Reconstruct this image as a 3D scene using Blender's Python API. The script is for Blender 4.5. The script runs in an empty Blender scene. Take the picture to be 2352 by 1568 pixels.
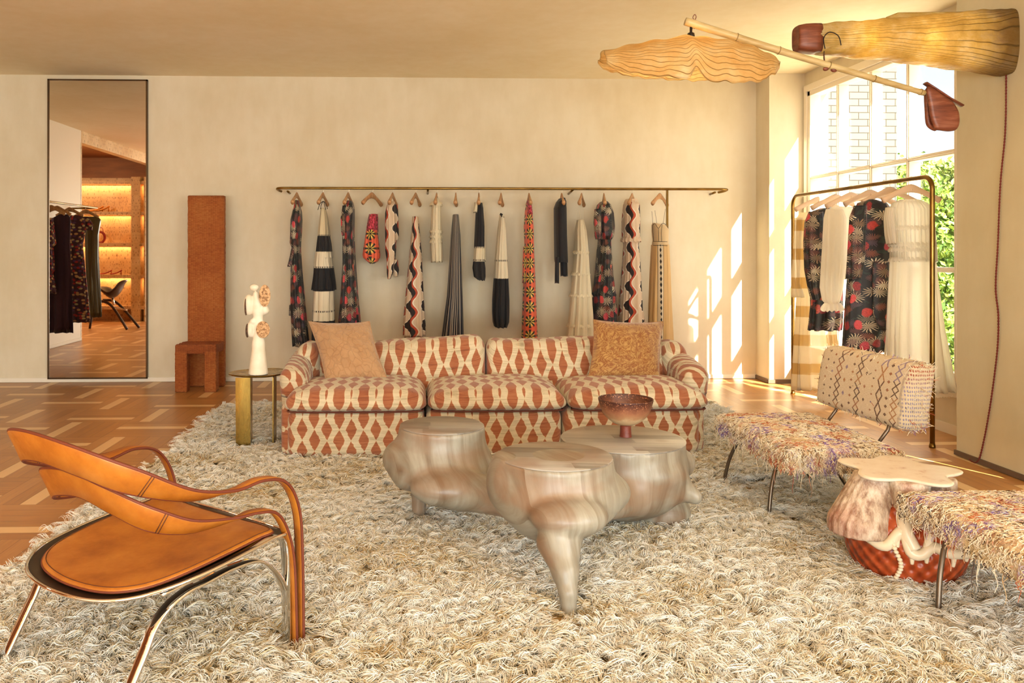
import bpy, bmesh, math, random
import numpy as np
from mathutils import Vector, Matrix
random.seed(7)
rng = np.random.default_rng(11)
SC = bpy.context.scene
COL = SC.collection
PI = math.pi
R = math.radians

# ---------------------------------------------------------------- camera
CX, CY, FP, EYE = 1025.0, 575.0, 1850.0, 1.30      # principal point, focal length (pixels of 2352 x 1568), eye height
YAW = R(1.93)
cd = bpy.data.cameras.new('camera'); cam = bpy.data.objects.new('camera', cd); COL.objects.link(cam)
cd.sensor_fit = 'HORIZONTAL'; cd.sensor_width = 36.0; cd.lens = 36.0 * FP / 2352
cd.shift_x = (1176 - CX) / 2352; cd.shift_y = -(784 - CY) / 2352
cd.clip_start = 0.05; cd.clip_end = 200
cam.location = (0, 0, EYE); cam.rotation_euler = (R(90), 0, -YAW)
SC.camera = cam

def at(px, py, y=None, z=None, x=None):
    """Survey helper: the place in the room seen at a photo pixel, on the plane y=, z= or x=."""
    u = (px - CX) / FP; v = (CY - py) / FP
    c, s = math.cos(YAW), math.sin(YAW)
    dx, dy, dz = u * c + s, -u * s + c, v
    if y is not None: t = y / dy
    elif x is not None: t = x / dx
    else: t = (z - EYE) / dz
    return Vector((dx * t, dy * t, EYE + dz * t))

# ---------------------------------------------------------------- light and exposure
SC.view_settings.view_transform = 'Standard'; SC.view_settings.look = 'None'
SC.view_settings.gamma = 1; SC.view_settings.use_curve_mapping = False
SC.view_settings.exposure = 0.60
w = bpy.data.worlds.new('sky'); SC.world = w; w.use_nodes = True
wn = w.node_tree; bg = wn.nodes['Background']
sk = wn.nodes.new('ShaderNodeTexSky'); sk.sky_type = 'NISHITA'; sk.sun_disc = False
sk.sun_elevation = R(36); sk.sun_rotation = R(154); sk.air_density = 1.0; sk.dust_density = 2.0
wn.links.new(sk.outputs[0], bg.inputs[0]); bg.inputs[1].default_value = 0.27

def lamp(kind, name, loc, energy, color, direction=None, **kw):
    ld = bpy.data.lights.new(name, kind); ld.energy = energy; ld.color = color
    for k, v in kw.items(): setattr(ld, k, v)
    o = bpy.data.objects.new(name, ld); COL.objects.link(o); o.location = loc
    if direction is not None: o.rotation_euler = Vector(direction).to_track_quat('-Z', 'Y').to_euler()
    return o
SUN = Vector((-0.48, 1.0, -0.80)).normalized()
lamp('SUN', 'sun', (6, -4, 8), 24.0, (0.98, 0.92, 0.74), SUN, angle=R(0.6))
# added front fill, placed behind the camera to brighten the room
lamp('AREA', 'front_fill', (-0.6, -5.35, 1.75), 140.0, (0.84, 0.96, 0.98), (0.0, 1, 0.06), shape='RECTANGLE', size=6.4, size_y=2.5)
lamp('AREA', 'side_fill', (3.38, -0.75, 1.4), 82.0, (0.88, 0.98, 1.0), (-1, 0.42, 0.02), shape='RECTANGLE', size=2.0, size_y=2.0)  # added side fill, set in the near window opening
lamp('AREA', 'ceiling_fill', (-0.6, -5.32, 0.75), 230.0, (0.86, 0.97, 0.98), (0.0, 0.8, 0.6), shape='RECTANGLE', size=6.4, size_y=0.8)  # added upward fill to brighten the ceiling
for nm, loc, d, sx, sy in (('window_portal', (3.93, 6.63, 1.58), (-1, 0, 0), 2.2, 2.6), ('near_window_portal', (3.5, -0.75, 1.4), (-1, 0, 0), 2.0, 2.1)):
    p = lamp('AREA', nm, loc, 1, (1, 1, 1), d, shape='RECTANGLE', size=sx, size_y=sy); p.data.cycles.is_portal = True
SC.cycles.use_denoising = True
SC.cycles.max_bounces = 7; SC.cycles.diffuse_bounces = 4; SC.cycles.glossy_bounces = 4
SC.cycles.transmission_bounces = 6; SC.cycles.transparent_max_bounces = 12
SC.cycles.caustics_reflective = False; SC.cycles.caustics_refractive = False
SC.cycles.sample_clamp_indirect = 6.0

# ---------------------------------------------------------------- object helpers
def tag(o, label=None, cat=None, group=None, kind=None):
    if label: o['label'] = label
    if cat: o['category'] = cat
    if group: o['group'] = group
    if kind: o['kind'] = kind
    return o
def root(name, loc, label, cat, group=None):
    o = bpy.data.objects.new(name, None); COL.objects.link(o); o.location = loc; o.empty_display_size = .1
    return tag(o, label, cat, group)

class MB:
    """collects vertices (world metres), faces, material slots and uvs for one mesh object"""
    def __init__(s): s.v = []; s.f = []; s.m = []; s.n = 0; s.uv = {}
    def add(s, vs, fs, mi=0):
        vs = np.asarray(vs, float).reshape(-1, 3); s.v.append(vs)
        s.f += [tuple(int(i) + s.n for i in f) for f in fs]; s.m += [mi] * len(fs)
        s.n += len(vs); return s
    def box(s, lo, hi, mi=0, M=None):
        x0, y0, z0 = lo; x1, y1, z1 = hi
        v = np.array([(x0,y0,z0),(x1,y0,z0),(x1,y1,z0),(x0,y1,z0),(x0,y0,z1),(x1,y0,z1),(x1,y1,z1),(x0,y1,z1)], float)
        if M is not None: v = np.array([M @ Vector(p) for p in v])
        return s.add(v, [(0,3,2,1),(4,5,6,7),(0,1,5,4),(1,2,6,5),(2,3,7,6),(3,0,4,7)], mi)
    def grid(s, P, cu=False, cv=False, mi=0, caps=False):
        """P: (nu, nv, 3) array of points; cu/cv close that direction"""
        P = np.asarray(P, float); nu, nv = P.shape[:2]; f = []
        for i in range(nu if cu else nu - 1):
            for j in range(nv if cv else nv - 1):
                a = i*nv+j; b = ((i+1) % nu)*nv+j; c = ((i+1) % nu)*nv+(j+1) % nv; d = i*nv+(j+1) % nv
                f.append((a, b, c, d))
        if caps and cv: f += [tuple(range(nv)), tuple((nu-1)*nv + j for j in range(nv))[::-1]]
        return s.add(P.reshape(-1, 3), f, mi)
    def sweep(s, path, prof, closed=False, mi=0, up=(0, 0, 1), caps=True, scale=None, twist=None):
        """sweep a closed 2-d profile (list of (side, up)) along a path"""
        P = np.asarray(path, float); n = len(P); prof = np.asarray(prof, float)
        T = np.gradient(P, axis=0) if not closed else (np.roll(P, -1, 0) - np.roll(P, 1, 0))
        T /= np.linalg.norm(T, axis=1)[:, None] + 1e-12
        u = np.array(up, float); rows = []
        for i in range(n):
            U = u - T[i] * (u @ T[i]); l = np.linalg.norm(U)
            if l < 1e-3: U = np.cross(T[i], [1, 0, 0]); l = np.linalg.norm(U)
            U /= l; u = U if up == 'free' else u
            S = np.cross(T[i], U); q = prof * (1 if scale is None else np.asarray(scale[i]))
            if twist is not None:
                c_, s_ = math.cos(twist[i]), math.sin(twist[i]); q = np.stack([q[:,0]*c_-q[:,1]*s_, q[:,0]*s_+q[:,1]*c_], 1)
            rows.append(P[i] + q[:, :1] * S + q[:, 1:] * U)
        return s.grid(rows, cu=closed, cv=True, mi=mi, caps=caps and not closed)
    def tube(s, path, r, n=10, closed=False, mi=0, caps=True):
        """round tube along a path, radius number or list; parallel-transported frame"""
        P = np.asarray(path, float); m = len(P)
        T = np.gradient(P, axis=0) if not closed else (np.roll(P, -1, 0) - np.roll(P, 1, 0))
        T /= np.linalg.norm(T, axis=1)[:, None] + 1e-12
        r = np.full(m, r, float) if np.isscalar(r) else np.asarray(r, float)
        a = np.array([0, 0, 1.]) if abs(T[0][2]) < .9 else np.array([1., 0, 0]); rows = []
        th = np.arange(n) * 2*PI/n
        for i in range(m):
            a = a - T[i] * (a @ T[i]); a /= np.linalg.norm(a); b = np.cross(T[i], a)
            rows.append(P[i] + r[i] * (np.cos(th)[:, None]*a + np.sin(th)[:, None]*b))
        return s.grid(rows, cu=closed, cv=True, mi=mi, caps=caps and not closed)
    def lathe(s, prof, c=(0, 0, 0), n=32, mi=0, sx=1, sy=1):
        th = np.arange(n) * 2*PI/n
        P = [np.stack([c[0]+r*np.cos(th)*sx, c[1]+r*np.sin(th)*sy, np.full(n, c[2]+z)], 1) for r, z in prof]
        return s.grid(P, cv=True, mi=mi, caps=True)
    def ell(s, c, r, n=20, M=None, mi=0):
        ph = np.linspace(-PI/2+.02, PI/2-.02, n//2+1); th = np.arange(n)*2*PI/n
        P = np.stack([np.outer(np.cos(ph), np.cos(th))*r[0], np.outer(np.cos(ph), np.sin(th))*r[1], np.outer(np.sin(ph), np.ones(n))*r[2]], 2)
        if M is not None: P = P @ np.array(M.to_3x3()).T
        return s.grid(P + np.array(c), cv=True, mi=mi, caps=True)
    def build(s, name, mats, parent=None, smooth=True, sharp=None, bevel=None, subsurf=0, uv=None, attr=None):
        V = np.concatenate(s.v) if s.v else np.zeros((0, 3))
        off = np.array(parent.matrix_basis.translation) if parent is not None else np.zeros(3)
        if parent is not None and parent.parent is not None: off = off + np.array(parent.parent.matrix_basis.translation)
        me = bpy.data.meshes.new(name); me.from_pydata((V - off).tolist(), [], s.f)
        mats = mats if isinstance(mats, (list, tuple)) else [mats]
        for m in mats: me.materials.append(m)
        if len(mats) > 1: me.polygons.foreach_set('material_index', s.m)
        me.polygons.foreach_set('use_smooth', [smooth] * len(me.polygons))
        if uv is not None:
            L = me.uv_layers.new(name='UVMap'); li = np.zeros(len(me.loops), int); me.loops.foreach_get('vertex_index', li)
            L.data.foreach_set('uv', np.asarray(uv, float)[li].ravel())
        if attr:
            for k, a in attr.items():
                A = me.attributes.new(k, 'FLOAT', 'POINT'); A.data.foreach_set('value', np.asarray(a, float))
        bm = bmesh.new(); bm.from_mesh(me); bmesh.ops.recalc_face_normals(bm, faces=bm.faces); bm.to_mesh(me); bm.free()
        if sharp: me.set_sharp_from_angle(angle=R(sharp))
        o = bpy.data.objects.new(name, me); COL.objects.link(o)
        if parent is not None: o.parent = parent
        if bevel:
            me.set_sharp_from_angle(angle=R(35))
            b = o.modifiers.new('bevel', 'BEVEL'); b.width = bevel; b.segments = 2; b.limit_method = 'ANGLE'; b.angle_limit = R(35)
            if not smooth: me.polygons.foreach_set('use_smooth', [True]*len(me.polygons)); me.set_sharp_from_angle(angle=R(30))
        if subsurf:
            b = o.modifiers.new('subsurf', 'SUBSURF'); b.levels = subsurf; b.render_levels = subsurf
        return o

def spl(pts, n=24, closed=False):
    """Catmull-Rom through points"""
    P = np.asarray(pts, float); m = len(P); out = []
    segs = m if closed else m - 1
    for i in range(segs):
        if closed: a, b, c, d = P[(i-1) % m], P[i], P[(i+1) % m], P[(i+2) % m]
        else: a, b, c, d = P[max(i-1, 0)], P[i], P[i+1], P[min(i+2, m-1)]
        for k in range(n):
            t = k/n
            out.append(.5*((2*b) + (c-a)*t + (2*a-5*b+4*c-d)*t*t + (3*b-a-3*c+d)*t**3))
    if not closed: out.append(P[-1])
    return np.array(out)

def rot(ax, deg): return Matrix.Rotation(R(deg), 4, ax)

# smooth-union distance fields -> mesh (surface nets)
def smin(a, b, k):
    h = np.clip(.5 + .5*(b-a)/k, 0, 1); return b*(1-h) + a*h - k*h*(1-h)
def sd_ell(X, Y, Z, c, r):
    k0 = np.sqrt(((X-c[0])/r[0])**2 + ((Y-c[1])/r[1])**2 + ((Z-c[2])/r[2])**2)
    k1 = np.sqrt(((X-c[0])/r[0]**2)**2 + ((Y-c[1])/r[1]**2)**2 + ((Z-c[2])/r[2]**2)**2) + 1e-9
    return k0*(k0-1)/k1
def sd_cone(X, Y, Z, a, b, ra, rb):
    a = np.array(a, float); b = np.array(b, float); d = b-a
    t = np.clip(((X-a[0])*d[0]+(Y-a[1])*d[1]+(Z-a[2])*d[2])/(d@d), 0, 1)
    return np.sqrt((X-a[0]-t*d[0])**2+(Y-a[1]-t*d[1])**2+(Z-a[2]-t*d[2])**2) - (ra+(rb-ra)*t)
def surf(F, lo, hi, h):
    """naive surface nets of F(X,Y,Z)=0 (inside negative)"""
    ax = [np.arange(lo[i], hi[i]+h, h) for i in range(3)]
    G = F(*np.meshgrid(*ax, indexing='ij')); ins = G < 0
    nx, ny, nz = G.shape
    S = np.zeros((nx-1, ny-1, nz-1, 3)); C = np.zeros((nx-1, ny-1, nz-1))
    sl = lambda o: tuple(slice(o[i], G.shape[i]-1+o[i]) for i in range(3))
    cor = [(i, j, k) for i in (0, 1) for j in (0, 1) for k in (0, 1)]
    for a in cor:
        for d in range(3):
            if a[d]: continue
            b = list(a); b[d] = 1; b = tuple(b); ga, gb = G[sl(a)], G[sl(b)]
            x = (ga < 0) != (gb < 0)
            t = np.where(x, ga/(ga-gb+1e-15), 0)
            for e in range(3): S[..., e] += np.where(x, a[e] + (t if e == d else 0), 0)
            C += x
    act = C > 0; idx = -np.ones(act.shape, int); idx[act] = np.arange(act.sum())
    V = S[act]/C[act][:, None] + np.argwhere(act); V = V*h + np.array([a[0] for a in ax])
    F_ = []
    for d in range(3):
        e = [0, 0, 0]; e[d] = 1; u, v = [(1, 2), (2, 0), (0, 1)][d]
        A = G[tuple(slice(0, G.shape[i]-e[i]) for i in range(3))]; B = G[tuple(slice(e[i], None) for i in range(3))]
        q = np.argwhere((A < 0) != (B < 0))
        q = q[(q[:, u] > 0) & (q[:, v] > 0) & (q[:, u] < G.shape[u]-1) & (q[:, v] < G.shape[v]-1)]
        c = [q.copy() for _ in range(4)]; c[1][:, u] -= 1; c[2][:, u] -= 1; c[2][:, v] -= 1; c[3][:, v] -= 1
        I = np.stack([idx[p[:, 0], p[:, 1], p[:, 2]] for p in c], 1)
        fl = A[tuple((q).T)] > 0; I[fl] = I[fl][:, ::-1]
        F_.append(I[(I >= 0).all(1)])
    return V, np.concatenate(F_)

# ---------------------------------------------------------------- material helpers
def srgb(h, k=1.0):
    h = h.lstrip('#'); c = [int(h[i:i+2], 16)/255 for i in (0, 2, 4)]
    return tuple([(x/12.92 if x <= .04045 else ((x+.055)/1.055)**2.4)*k for x in c] + [1.0])
class NT:
    def __init__(s, name, rough=.6, metal=0, col=None, **kw):
        s.m = bpy.data.materials.new(name); s.m.use_nodes = True; s.t = s.m.node_tree
        s.b = s.t.nodes['Principled BSDF']; s.out = s.t.nodes['Material Output']
        s.set('Roughness', rough); s.set('Metallic', metal)
        if col is not None: s.set('Base Color', srgb(col) if isinstance(col, str) else col)
        for k, v in kw.items(): s.set(k.replace('_', ' '), v)
    def lk(s, v, sock):
        if hasattr(v, 'is_output'): s.t.links.new(v, sock)
        elif isinstance(v, str): sock.default_value = srgb(v)
        elif isinstance(v, (int, float)) and hasattr(sock.default_value, '__len__'): sock.default_value = [v]*len(sock.default_value)
        else: sock.default_value = v
    def set(s, k, v): s.lk(v, s.b.inputs[k])
    def node(s, ty, ins=None, **kw):
        n = s.t.nodes.new('ShaderNode' + ty)
        for k, v in kw.items(): setattr(n, k, v)
        for k, v in (ins or {}).items(): s.lk(v, n.inputs[k])
        return n
    def math(s, op, a, b=0.0, c=0.0, clamp=False):
        n = s.node('Math', {0: a, 1: b, 2: c}, operation=op); n.use_clamp = clamp; return n.outputs[0]
    def vm(s, op, a, b=(0, 0, 0)):
        n = s.node('VectorMath', operation=op); s.lk(a, n.inputs[0])
        if op == 'SCALE': s.lk(b, n.inputs[3])
        else: s.lk(b, n.inputs[1])
        return n.outputs[1] if op in ('LENGTH', 'DOT_PRODUCT', 'DISTANCE') else n.outputs[0]
    def co(s, kind='Object'): return s.node('TexCoord').outputs[kind]
    def pos(s): return s.node('NewGeometry').outputs['Position']
    def xyz(s, v): return s.node('SeparateXYZ', {0: v}).outputs
    def comb(s, x=0.0, y=0.0, z=0.0): return s.node('CombineXYZ', {0: x, 1: y, 2: z}).outputs[0]
    def map(s, v, sc=(1, 1, 1), rot=(0, 0, 0), loc=(0, 0, 0)):
        return s.node('Mapping', {'Vector': v, 'Scale': sc, 'Rotation': rot, 'Location': loc}).outputs[0]
    def noise(s, v, sc=5.0, det=3.0, rough=.5, dist=0.0, out=0):
        return s.node('TexNoise', {'Vector': v, 'Scale': sc, 'Detail': det, 'Roughness': rough, 'Distortion': dist}).outputs[out]
    def vor(s, v, sc=5.0, feature='F1', rnd=1.0, out='Distance', dims='3D'):
        n = s.node('TexVoronoi', feature=feature, voronoi_dimensions=dims)
        s.lk(v, n.inputs['Vector']); s.lk(sc, n.inputs['Scale']); s.lk(rnd, n.inputs['Randomness']); return n.outputs[out]
    def white(s, v, out=0): return s.node('TexWhiteNoise', {'Vector': v}).outputs[out]
    def ramp(s, f, stops, interp='LINEAR'):
        n = s.node('ValToRGB', {0: f}); r = n.color_ramp; r.interpolation = interp
        while len(r.elements) < len(stops): r.elements.new(.5)
        for e, (p, c) in zip(r.elements, stops): e.position = p; e.color = srgb(c) if isinstance(c, str) else (c if hasattr(c, '__len__') else (c, c, c, 1))
        return n.outputs[0]
    def mix(s, f, a, b, mode='MIX'):
        n = s.node('Mix', data_type='RGBA', blend_type=mode)
        s.lk(f, n.inputs[0]); s.lk(a, n.inputs[6]); s.lk(b, n.inputs[7]); return n.outputs[2]
    def step(s, a, e, w=.01):
        """smooth 0..1 as a passes e"""
        n = s.node('MapRange', {0: a, 1: e-w if isinstance(e, float) or isinstance(e, int) else e, 2: e+w if isinstance(e, float) or isinstance(e, int) else e, 3: 0.0, 4: 1.0}); return n.outputs[0]
    def bump(s, h, st=.3, dist=.01):
        s.t.links.new(s.node('Bump', {'Height': h, 'Strength': st, 'Distance': dist}).outputs[0], s.b.inputs['Normal'])
    def color(s, c): s.set('Base Color', c); return s
# ================================================================ materials of the setting
def plaster(name, c1, c2, bump=.12):
    M = NT(name, .85); p = M.pos()
    n = M.noise(p, 1.1, 5, .6); n2 = M.noise(M.map(p, (9, 9, 3)), 1.0, 4, .6)
    c = M.mix(M.ramp(n, [(.35, c1), (.68, c2)]), '000000', '000000') if False else M.ramp(M.math('ADD', M.math('MULTIPLY', n, .7), M.math('MULTIPLY', n2, .3)), [(.38, c1), (.64, c2)])
    M.color(c); M.bump(M.math('ADD', M.noise(p, 26, 4), M.math('MULTIPLY', M.noise(p, 160, 2), .3)), bump, .006)
    return M.m
m_wall = plaster('wall_plaster', 'D7CAAE', 'E2D8C2')
m_ceil = plaster('ceiling_plaster', 'F0DFBA', 'F8EBCF')
m_pier = plaster('pier_plaster', 'CEC4A2', 'D8D0B2')
m_white = NT('white_paint', .5, col='EFE6D6').m
m_gap = NT('shadow_gap', .8, col='6A5645').m

def parquet():
    M = NT('parquet', .3); p = M.pos(); C = .5; S = 6
    q = M.vm('SCALE', M.vm('ADD', p, (20.21, 20.31, 0)), 1/C); x, y, _ = M.xyz(q)
    ix, iy = M.math('FLOOR', x), M.math('FLOOR', y); fx, fy = M.math('FRACT', x), M.math('FRACT', y)
    par = M.math('MODULO', M.math('ADD', ix, iy), 2.0)
    t = M.math('ADD', M.math('MULTIPLY', fy, M.math('SUBTRACT', 1, par)), M.math('MULTIPLY', fx, par))     # across the strips
    l = M.math('ADD', M.math('MULTIPLY', fx, M.math('SUBTRACT', 1, par)), M.math('MULTIPLY', fy, par))     # along them
    st = M.math('FLOOR', M.math('MULTIPLY', t, S)); ft = M.math('FRACT', M.math('MULTIPLY', t, S))
    rnd = M.white(M.comb(M.math('ADD', ix, M.math('MULTIPLY', st, .37)), iy, st)); rnd2 = M.white(M.comb(iy, ix, 3.3))
    pick = M.math('FLOOR', M.math('ADD', 1, M.math('MULTIPLY', rnd2, 2.2)))
    light = M.math('LESS_THAN', M.math('ABSOLUTE', M.math('SUBTRACT', st, pick)), .5)
    g = M.noise(M.comb(M.math('ADD', M.math('MULTIPLY', l, 2), M.math('MULTIPLY', ix, 3.1)), M.math('MULTIPLY', t, 38), M.math('ADD', M.math('MULTIPLY', rnd, 9), iy)), 1.0, 5, .65, .6)
    base = M.ramp(rnd, [(0, 'A26C3A'), (.35, 'B67E48'), (.7, 'C28C56'), (1, 'AA743E')])
    base = M.mix(.45, base, M.ramp(g, [(.3, '98622F'), (.7, 'D09E62')]))
    pale = M.mix(.3, 'E8C28E', M.ramp(g, [(.3, 'D8AC74'), (.7, 'F2D2A2')]))
    c = M.mix(light, base, pale)
    e = M.math('MINIMUM', M.math('MINIMUM', ft, M.math('SUBTRACT', 1, ft)), M.math('MULTIPLY', M.math('MINIMUM', l, M.math('SUBTRACT', 1, l)), 5))
    gap = M.step(e, .018, .014)
    M.color(M.mix(gap, M.mix(.5, c, '4A2A12'), c))
    M.set('Roughness', M.ramp(g, [(.2, .28), (.8, .42)]))
    M.bump(M.math('ADD', gap, M.math('MULTIPLY', g, .15)), .25, .002)
    return M.m
m_floor = parquet()

def glass_pane(name):
    m = bpy.data.materials.new(name); m.use_nodes = True; t = m.node_tree; t.nodes.remove(t.nodes['Principled BSDF'])
    a = t.nodes.new('ShaderNodeBsdfTransparent'); b = t.nodes.new('ShaderNodeBsdfGlossy'); b.inputs['Roughness'].default_value = .02
    x = t.nodes.new('ShaderNodeMixShader'); x.inputs[0].default_value = .05; L = t.links.new
    L(a.outputs[0], x.inputs[1]); L(b.outputs[0], x.inputs[2]); L(x.outputs[0], t.nodes['Material Output'].inputs[0])
    return m
m_glass = glass_pane('window_glass')

# ================================================================ the room
XL, XR, YB, YF, H = -4.88, 3.41, 8.07, -5.5, 3.03
XW = 3.77                                                   # plane of the big window, set back in a niche
WY0, WY1, WZ0, WZ1 = 5.50, 7.69, .32, 2.84
def struct(name, mb, m, parent=None, **k):
    o = mb.build(name, m, parent, smooth=k.pop('smooth', False), **k)
    if parent is None: o['kind'] = 'structure'
    return o
struct('floor', MB().box((-9, YF-.2, -.12), (XW+.2, YB+.2, 0)), m_floor)
struct('ceiling', MB().box((XL-.13, YF-.2, H), (XW+.2, YB+.2, H+.15)), m_ceil)
struct('wall_back', MB().box((XL-.15, YB, 0), (XW+.2, YB+.2, H)), m_wall)
b = MB()
b.box((3.42, 7.76, 0), (XW+.2, YB, H))                                     # far pier
b.box((XW, WY1, 0), (XW+.2, 7.76, H))                                      # jambs, parapet and lintel round the window
b.box((XW, 5.0, 0), (XW+.2, WY0, H)); b.box((XW, WY0, 0), (XW+.2, WY1, WZ0)); b.box((XW, WY0, WZ1), (XW+.2, WY1, H))
struct('wall_right', b, m_wall)
b = MB()                                                                   # near stretch, standing proud of the niche, with its own window
b.box((XR, 4.37, 0), (XW+.2, 5.0, H)); b.box((XR, 4.27, 0), (XR+.03, 4.37, .12)); b.box((XR, 4.27, .9), (XR+.03, 4.37, H))  # narrow slot added out of view to cast a thin sun streak
NW0, NW1, NZ0, NZ1 = -1.8, .25, .35, 2.42
b.box((XR, NW1, 0), (XR+.03, 4.27, H)); b.box((XR, NW0, 0), (XR+.03, NW1, NZ0)); b.box((XR, NW0, NZ1), (XR+.03, NW1, H)); b.box((XR, YF, 0), (XR+.03, NW0, H))
struct('wall_near_right', b, m_pier)
m_alc = None
b = MB(); b.box((XL-.13, 4.29, 0), (XL, YB, H)); b.box((XL-.13, YF, 0), (XL, .85, H))
struct('wall_left', b, m_white)
b = MB(); b.box((XL-.15, YF-.15, 0), (-4.0, YF, H)); b.box((2.8, YF-.15, 0), (XW+.2, YF, H)); b.box((-4, YF-.15, 0), (2.8, YF, .35)); b.box((-4, YF-.15, 2.95), (2.8, YF, H))
struct('wall_front', b, m_wall)
# made-up window behind the camera, an opening for the front fill
o = tag(bpy.data.objects.new('added_front_window', None), kind='structure'); COL.objects.link(o); o.location = (-.6, YF, .35)
b = MB()
for x in np.linspace(-4, 2.8, 6): b.box((x-.03, YF-.1, .35), (x+.03, YF-.03, 2.95))
b.box((-4, YF-.1, .35), (2.8, YF-.03, .42)); b.box((-4, YF-.1, 2.88), (2.8, YF-.03, 2.95))
b.build('window_frame', m_white, o, smooth=False)

# skirtings
def strip(name, segs, h=.045, t=.012):
    b = MB()
    for (x0, y0, x1, y1) in segs: b.box((min(x0, x1), min(y0, y1), .006), (max(x0, x1), max(y0, y1), h))
    return struct(name, b, m_white)
strip('baseboard_back', [(XL, YB-.014, 3.42, YB)])
strip('baseboard_left', [(XL, 4.3, XL+.014, YB-.014)])
struct('baseboard_right', MB().box((XW-.014, 5.0, .0), (XW, 7.76, .07)), m_white)
struct('shade_strip_1', MB().box((3.405, 7.75, .005), (3.42, YB-.014, .04)).box((3.405, 7.745, .005), (XW-.014, 7.76, .04)), m_gap)  # dark strips painted in for the shade of a gap at the wall foot
struct('shade_strip_2', MB().box((XR-.012, 4.38, .005), (XR, 5.01, .035)), m_gap)

# the big window: frame, muntins, glass
wr = tag(bpy.data.objects.new('window_1', None), kind='structure'); COL.objects.link(wr); wr.location = (XW, 6.6, WZ0)
fx0, fx1 = XW-.006, XW+.10
b = MB(); e = .05
b.box((fx0, WY0, WZ0), (fx1, WY0+e, WZ1)).box((fx0, WY1-e, WZ0), (fx1, WY1, WZ1)).box((fx0, WY0, WZ0), (fx1, WY1, WZ0+e)).box((fx0, WY0, WZ1-e), (fx1, WY1, WZ1))
b.box((XW-.02, WY0-.05, WZ0-.05), (XW, WY0+.004, WZ1+.05)).box((XW-.02, WY1-.004, WZ0-.05), (XW, WY1+.05, WZ1+.05))
b.box((XW-.022, WY0-.05, WZ1-.004), (XW, WY1+.05, WZ1+.06)).box((XW-.03, WY0-.05, WZ0-.05), (XW, WY1+.05, WZ0+.004))
b.build('window_frame', m_white, wr, bevel=.004)
b = MB()
ys = [6.10, 6.61, 7.14]
for y in ys: b.box((fx0+.01, y-.017, WZ0+e), (fx1-.01, y+.017, WZ1-e)); b.box((fx0, y-.007, WZ0+e), (fx1, y+.007, WZ1-e))
for z in (1.16, 2.00): b.box((fx0+.01, WY0+e, z-.018), (fx1-.01, WY1-e, z+.018)); b.box((fx0, WY0+e, z-.007), (fx1, WY1-e, z+.007))
b.build('muntin', m_white, wr, bevel=.003)
MB().box((XW+.055, WY0+.01, WZ0+.01), (XW+.060, WY1-.01, WZ1-.01)).build('glass_pane', m_glass, wr, smooth=False)
nr = tag(bpy.data.objects.new('window_2', None), kind='structure'); COL.objects.link(nr); nr.location = (XR+.02, -.8, NZ0)
b = MB(); x0, x1 = XR+.0, XR+.04
b.box((x0, NW0-.04, NZ0-.04), (x1, NW0, NZ1+.04)).box((x0, NW1, NZ0-.04), (x1, NW1+.04, NZ1+.04)).box((x0, NW0, NZ0-.04), (x1, NW1, NZ0)).box((x0, NW0, NZ1), (x1, NW1, NZ1+.04)).box((x0, -.8, NZ0), (x1, -.77, NZ1)).box((x0, NW0, 1.38), (x1, NW1, 1.41))
b.build('window_frame', m_white, nr, smooth=False)

# ================================================================ tall mirror
mx0, mx1, mz1 = at(112, 500, y=YB).x, at(340.5, 500, y=YB).x, at(200, 183, y=YB).z
mr = root('wall_mirror', ((mx0+mx1)/2, YB, .03), 'tall frameless-looking wall mirror with thin bronze edge reaching the ceiling', 'mirror')
M = NT('mirror_silver', .012, 1, (.80, .74, .66, 1)); 
MB().box((mx0+.012, YB-.022, .05), (mx1-.012, YB-.004, mz1-.012)).build('mirror_glass', M.m, mr, smooth=False)
m_bronze = NT('dark_bronze', .35, .9, '5A4632').m
b = MB(); yy0, yy1 = YB-.03, YB-.0
b.box((mx0, yy0, .04), (mx0+.014, yy1, mz1)).box((mx1-.014, yy0, .04), (mx1, yy1, mz1)).box((mx0, yy0, mz1-.014), (mx1, yy1, mz1)).box((mx0, yy0, .035), (mx1, yy1, .05))
b.build('mirror_frame', m_bronze, mr, smooth=False)

# ================================================================ outside
def brick():
    M = NT('painted_brick', .8); p = M.pos(); x, y, z = M.xyz(p)
    n = M.node('TexBrick', {'Vector': M.comb(x, z, 0.0), 'Color1': '625C54', 'Color2': '5A544C', 'Mortar': '26231E', 'Scale': 1.0, 'Mortar Size': .006, 'Mortar Smooth': .2, 'Brick Width': .215, 'Row Height': .078})
    M.color(n.outputs[0]); M.bump(n.outputs[1], -.5, .01); return M.m
ob = MB().box((3.99, 9.1, -.3), (5.50, 10.3, 8)).build('brick_building', brick(), smooth=False)
tag(ob, 'pale painted brick building beyond the upper panes of the window', 'building')
far = root('far_building', (9.4, 19, -.3), 'distant low white building behind the green hedge', 'building')
MB().box((8.0, 19, -.3), (14, 23, 3.35)).build('wall', NT('far_white', .8, col='E2DED4').m, far, smooth=False)
MB().box((7.9, 18.9, 3.35), (14.1, 23.1, 3.5)).build('parapet', NT('far_grey', .8, col='B9B4A8').m, far, smooth=False)
struct('ground', MB().box((XW+.2, -10, -.35), (40, 60, -.3)), NT('outdoor_paving', .8, col='C9BFA8').m)
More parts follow.
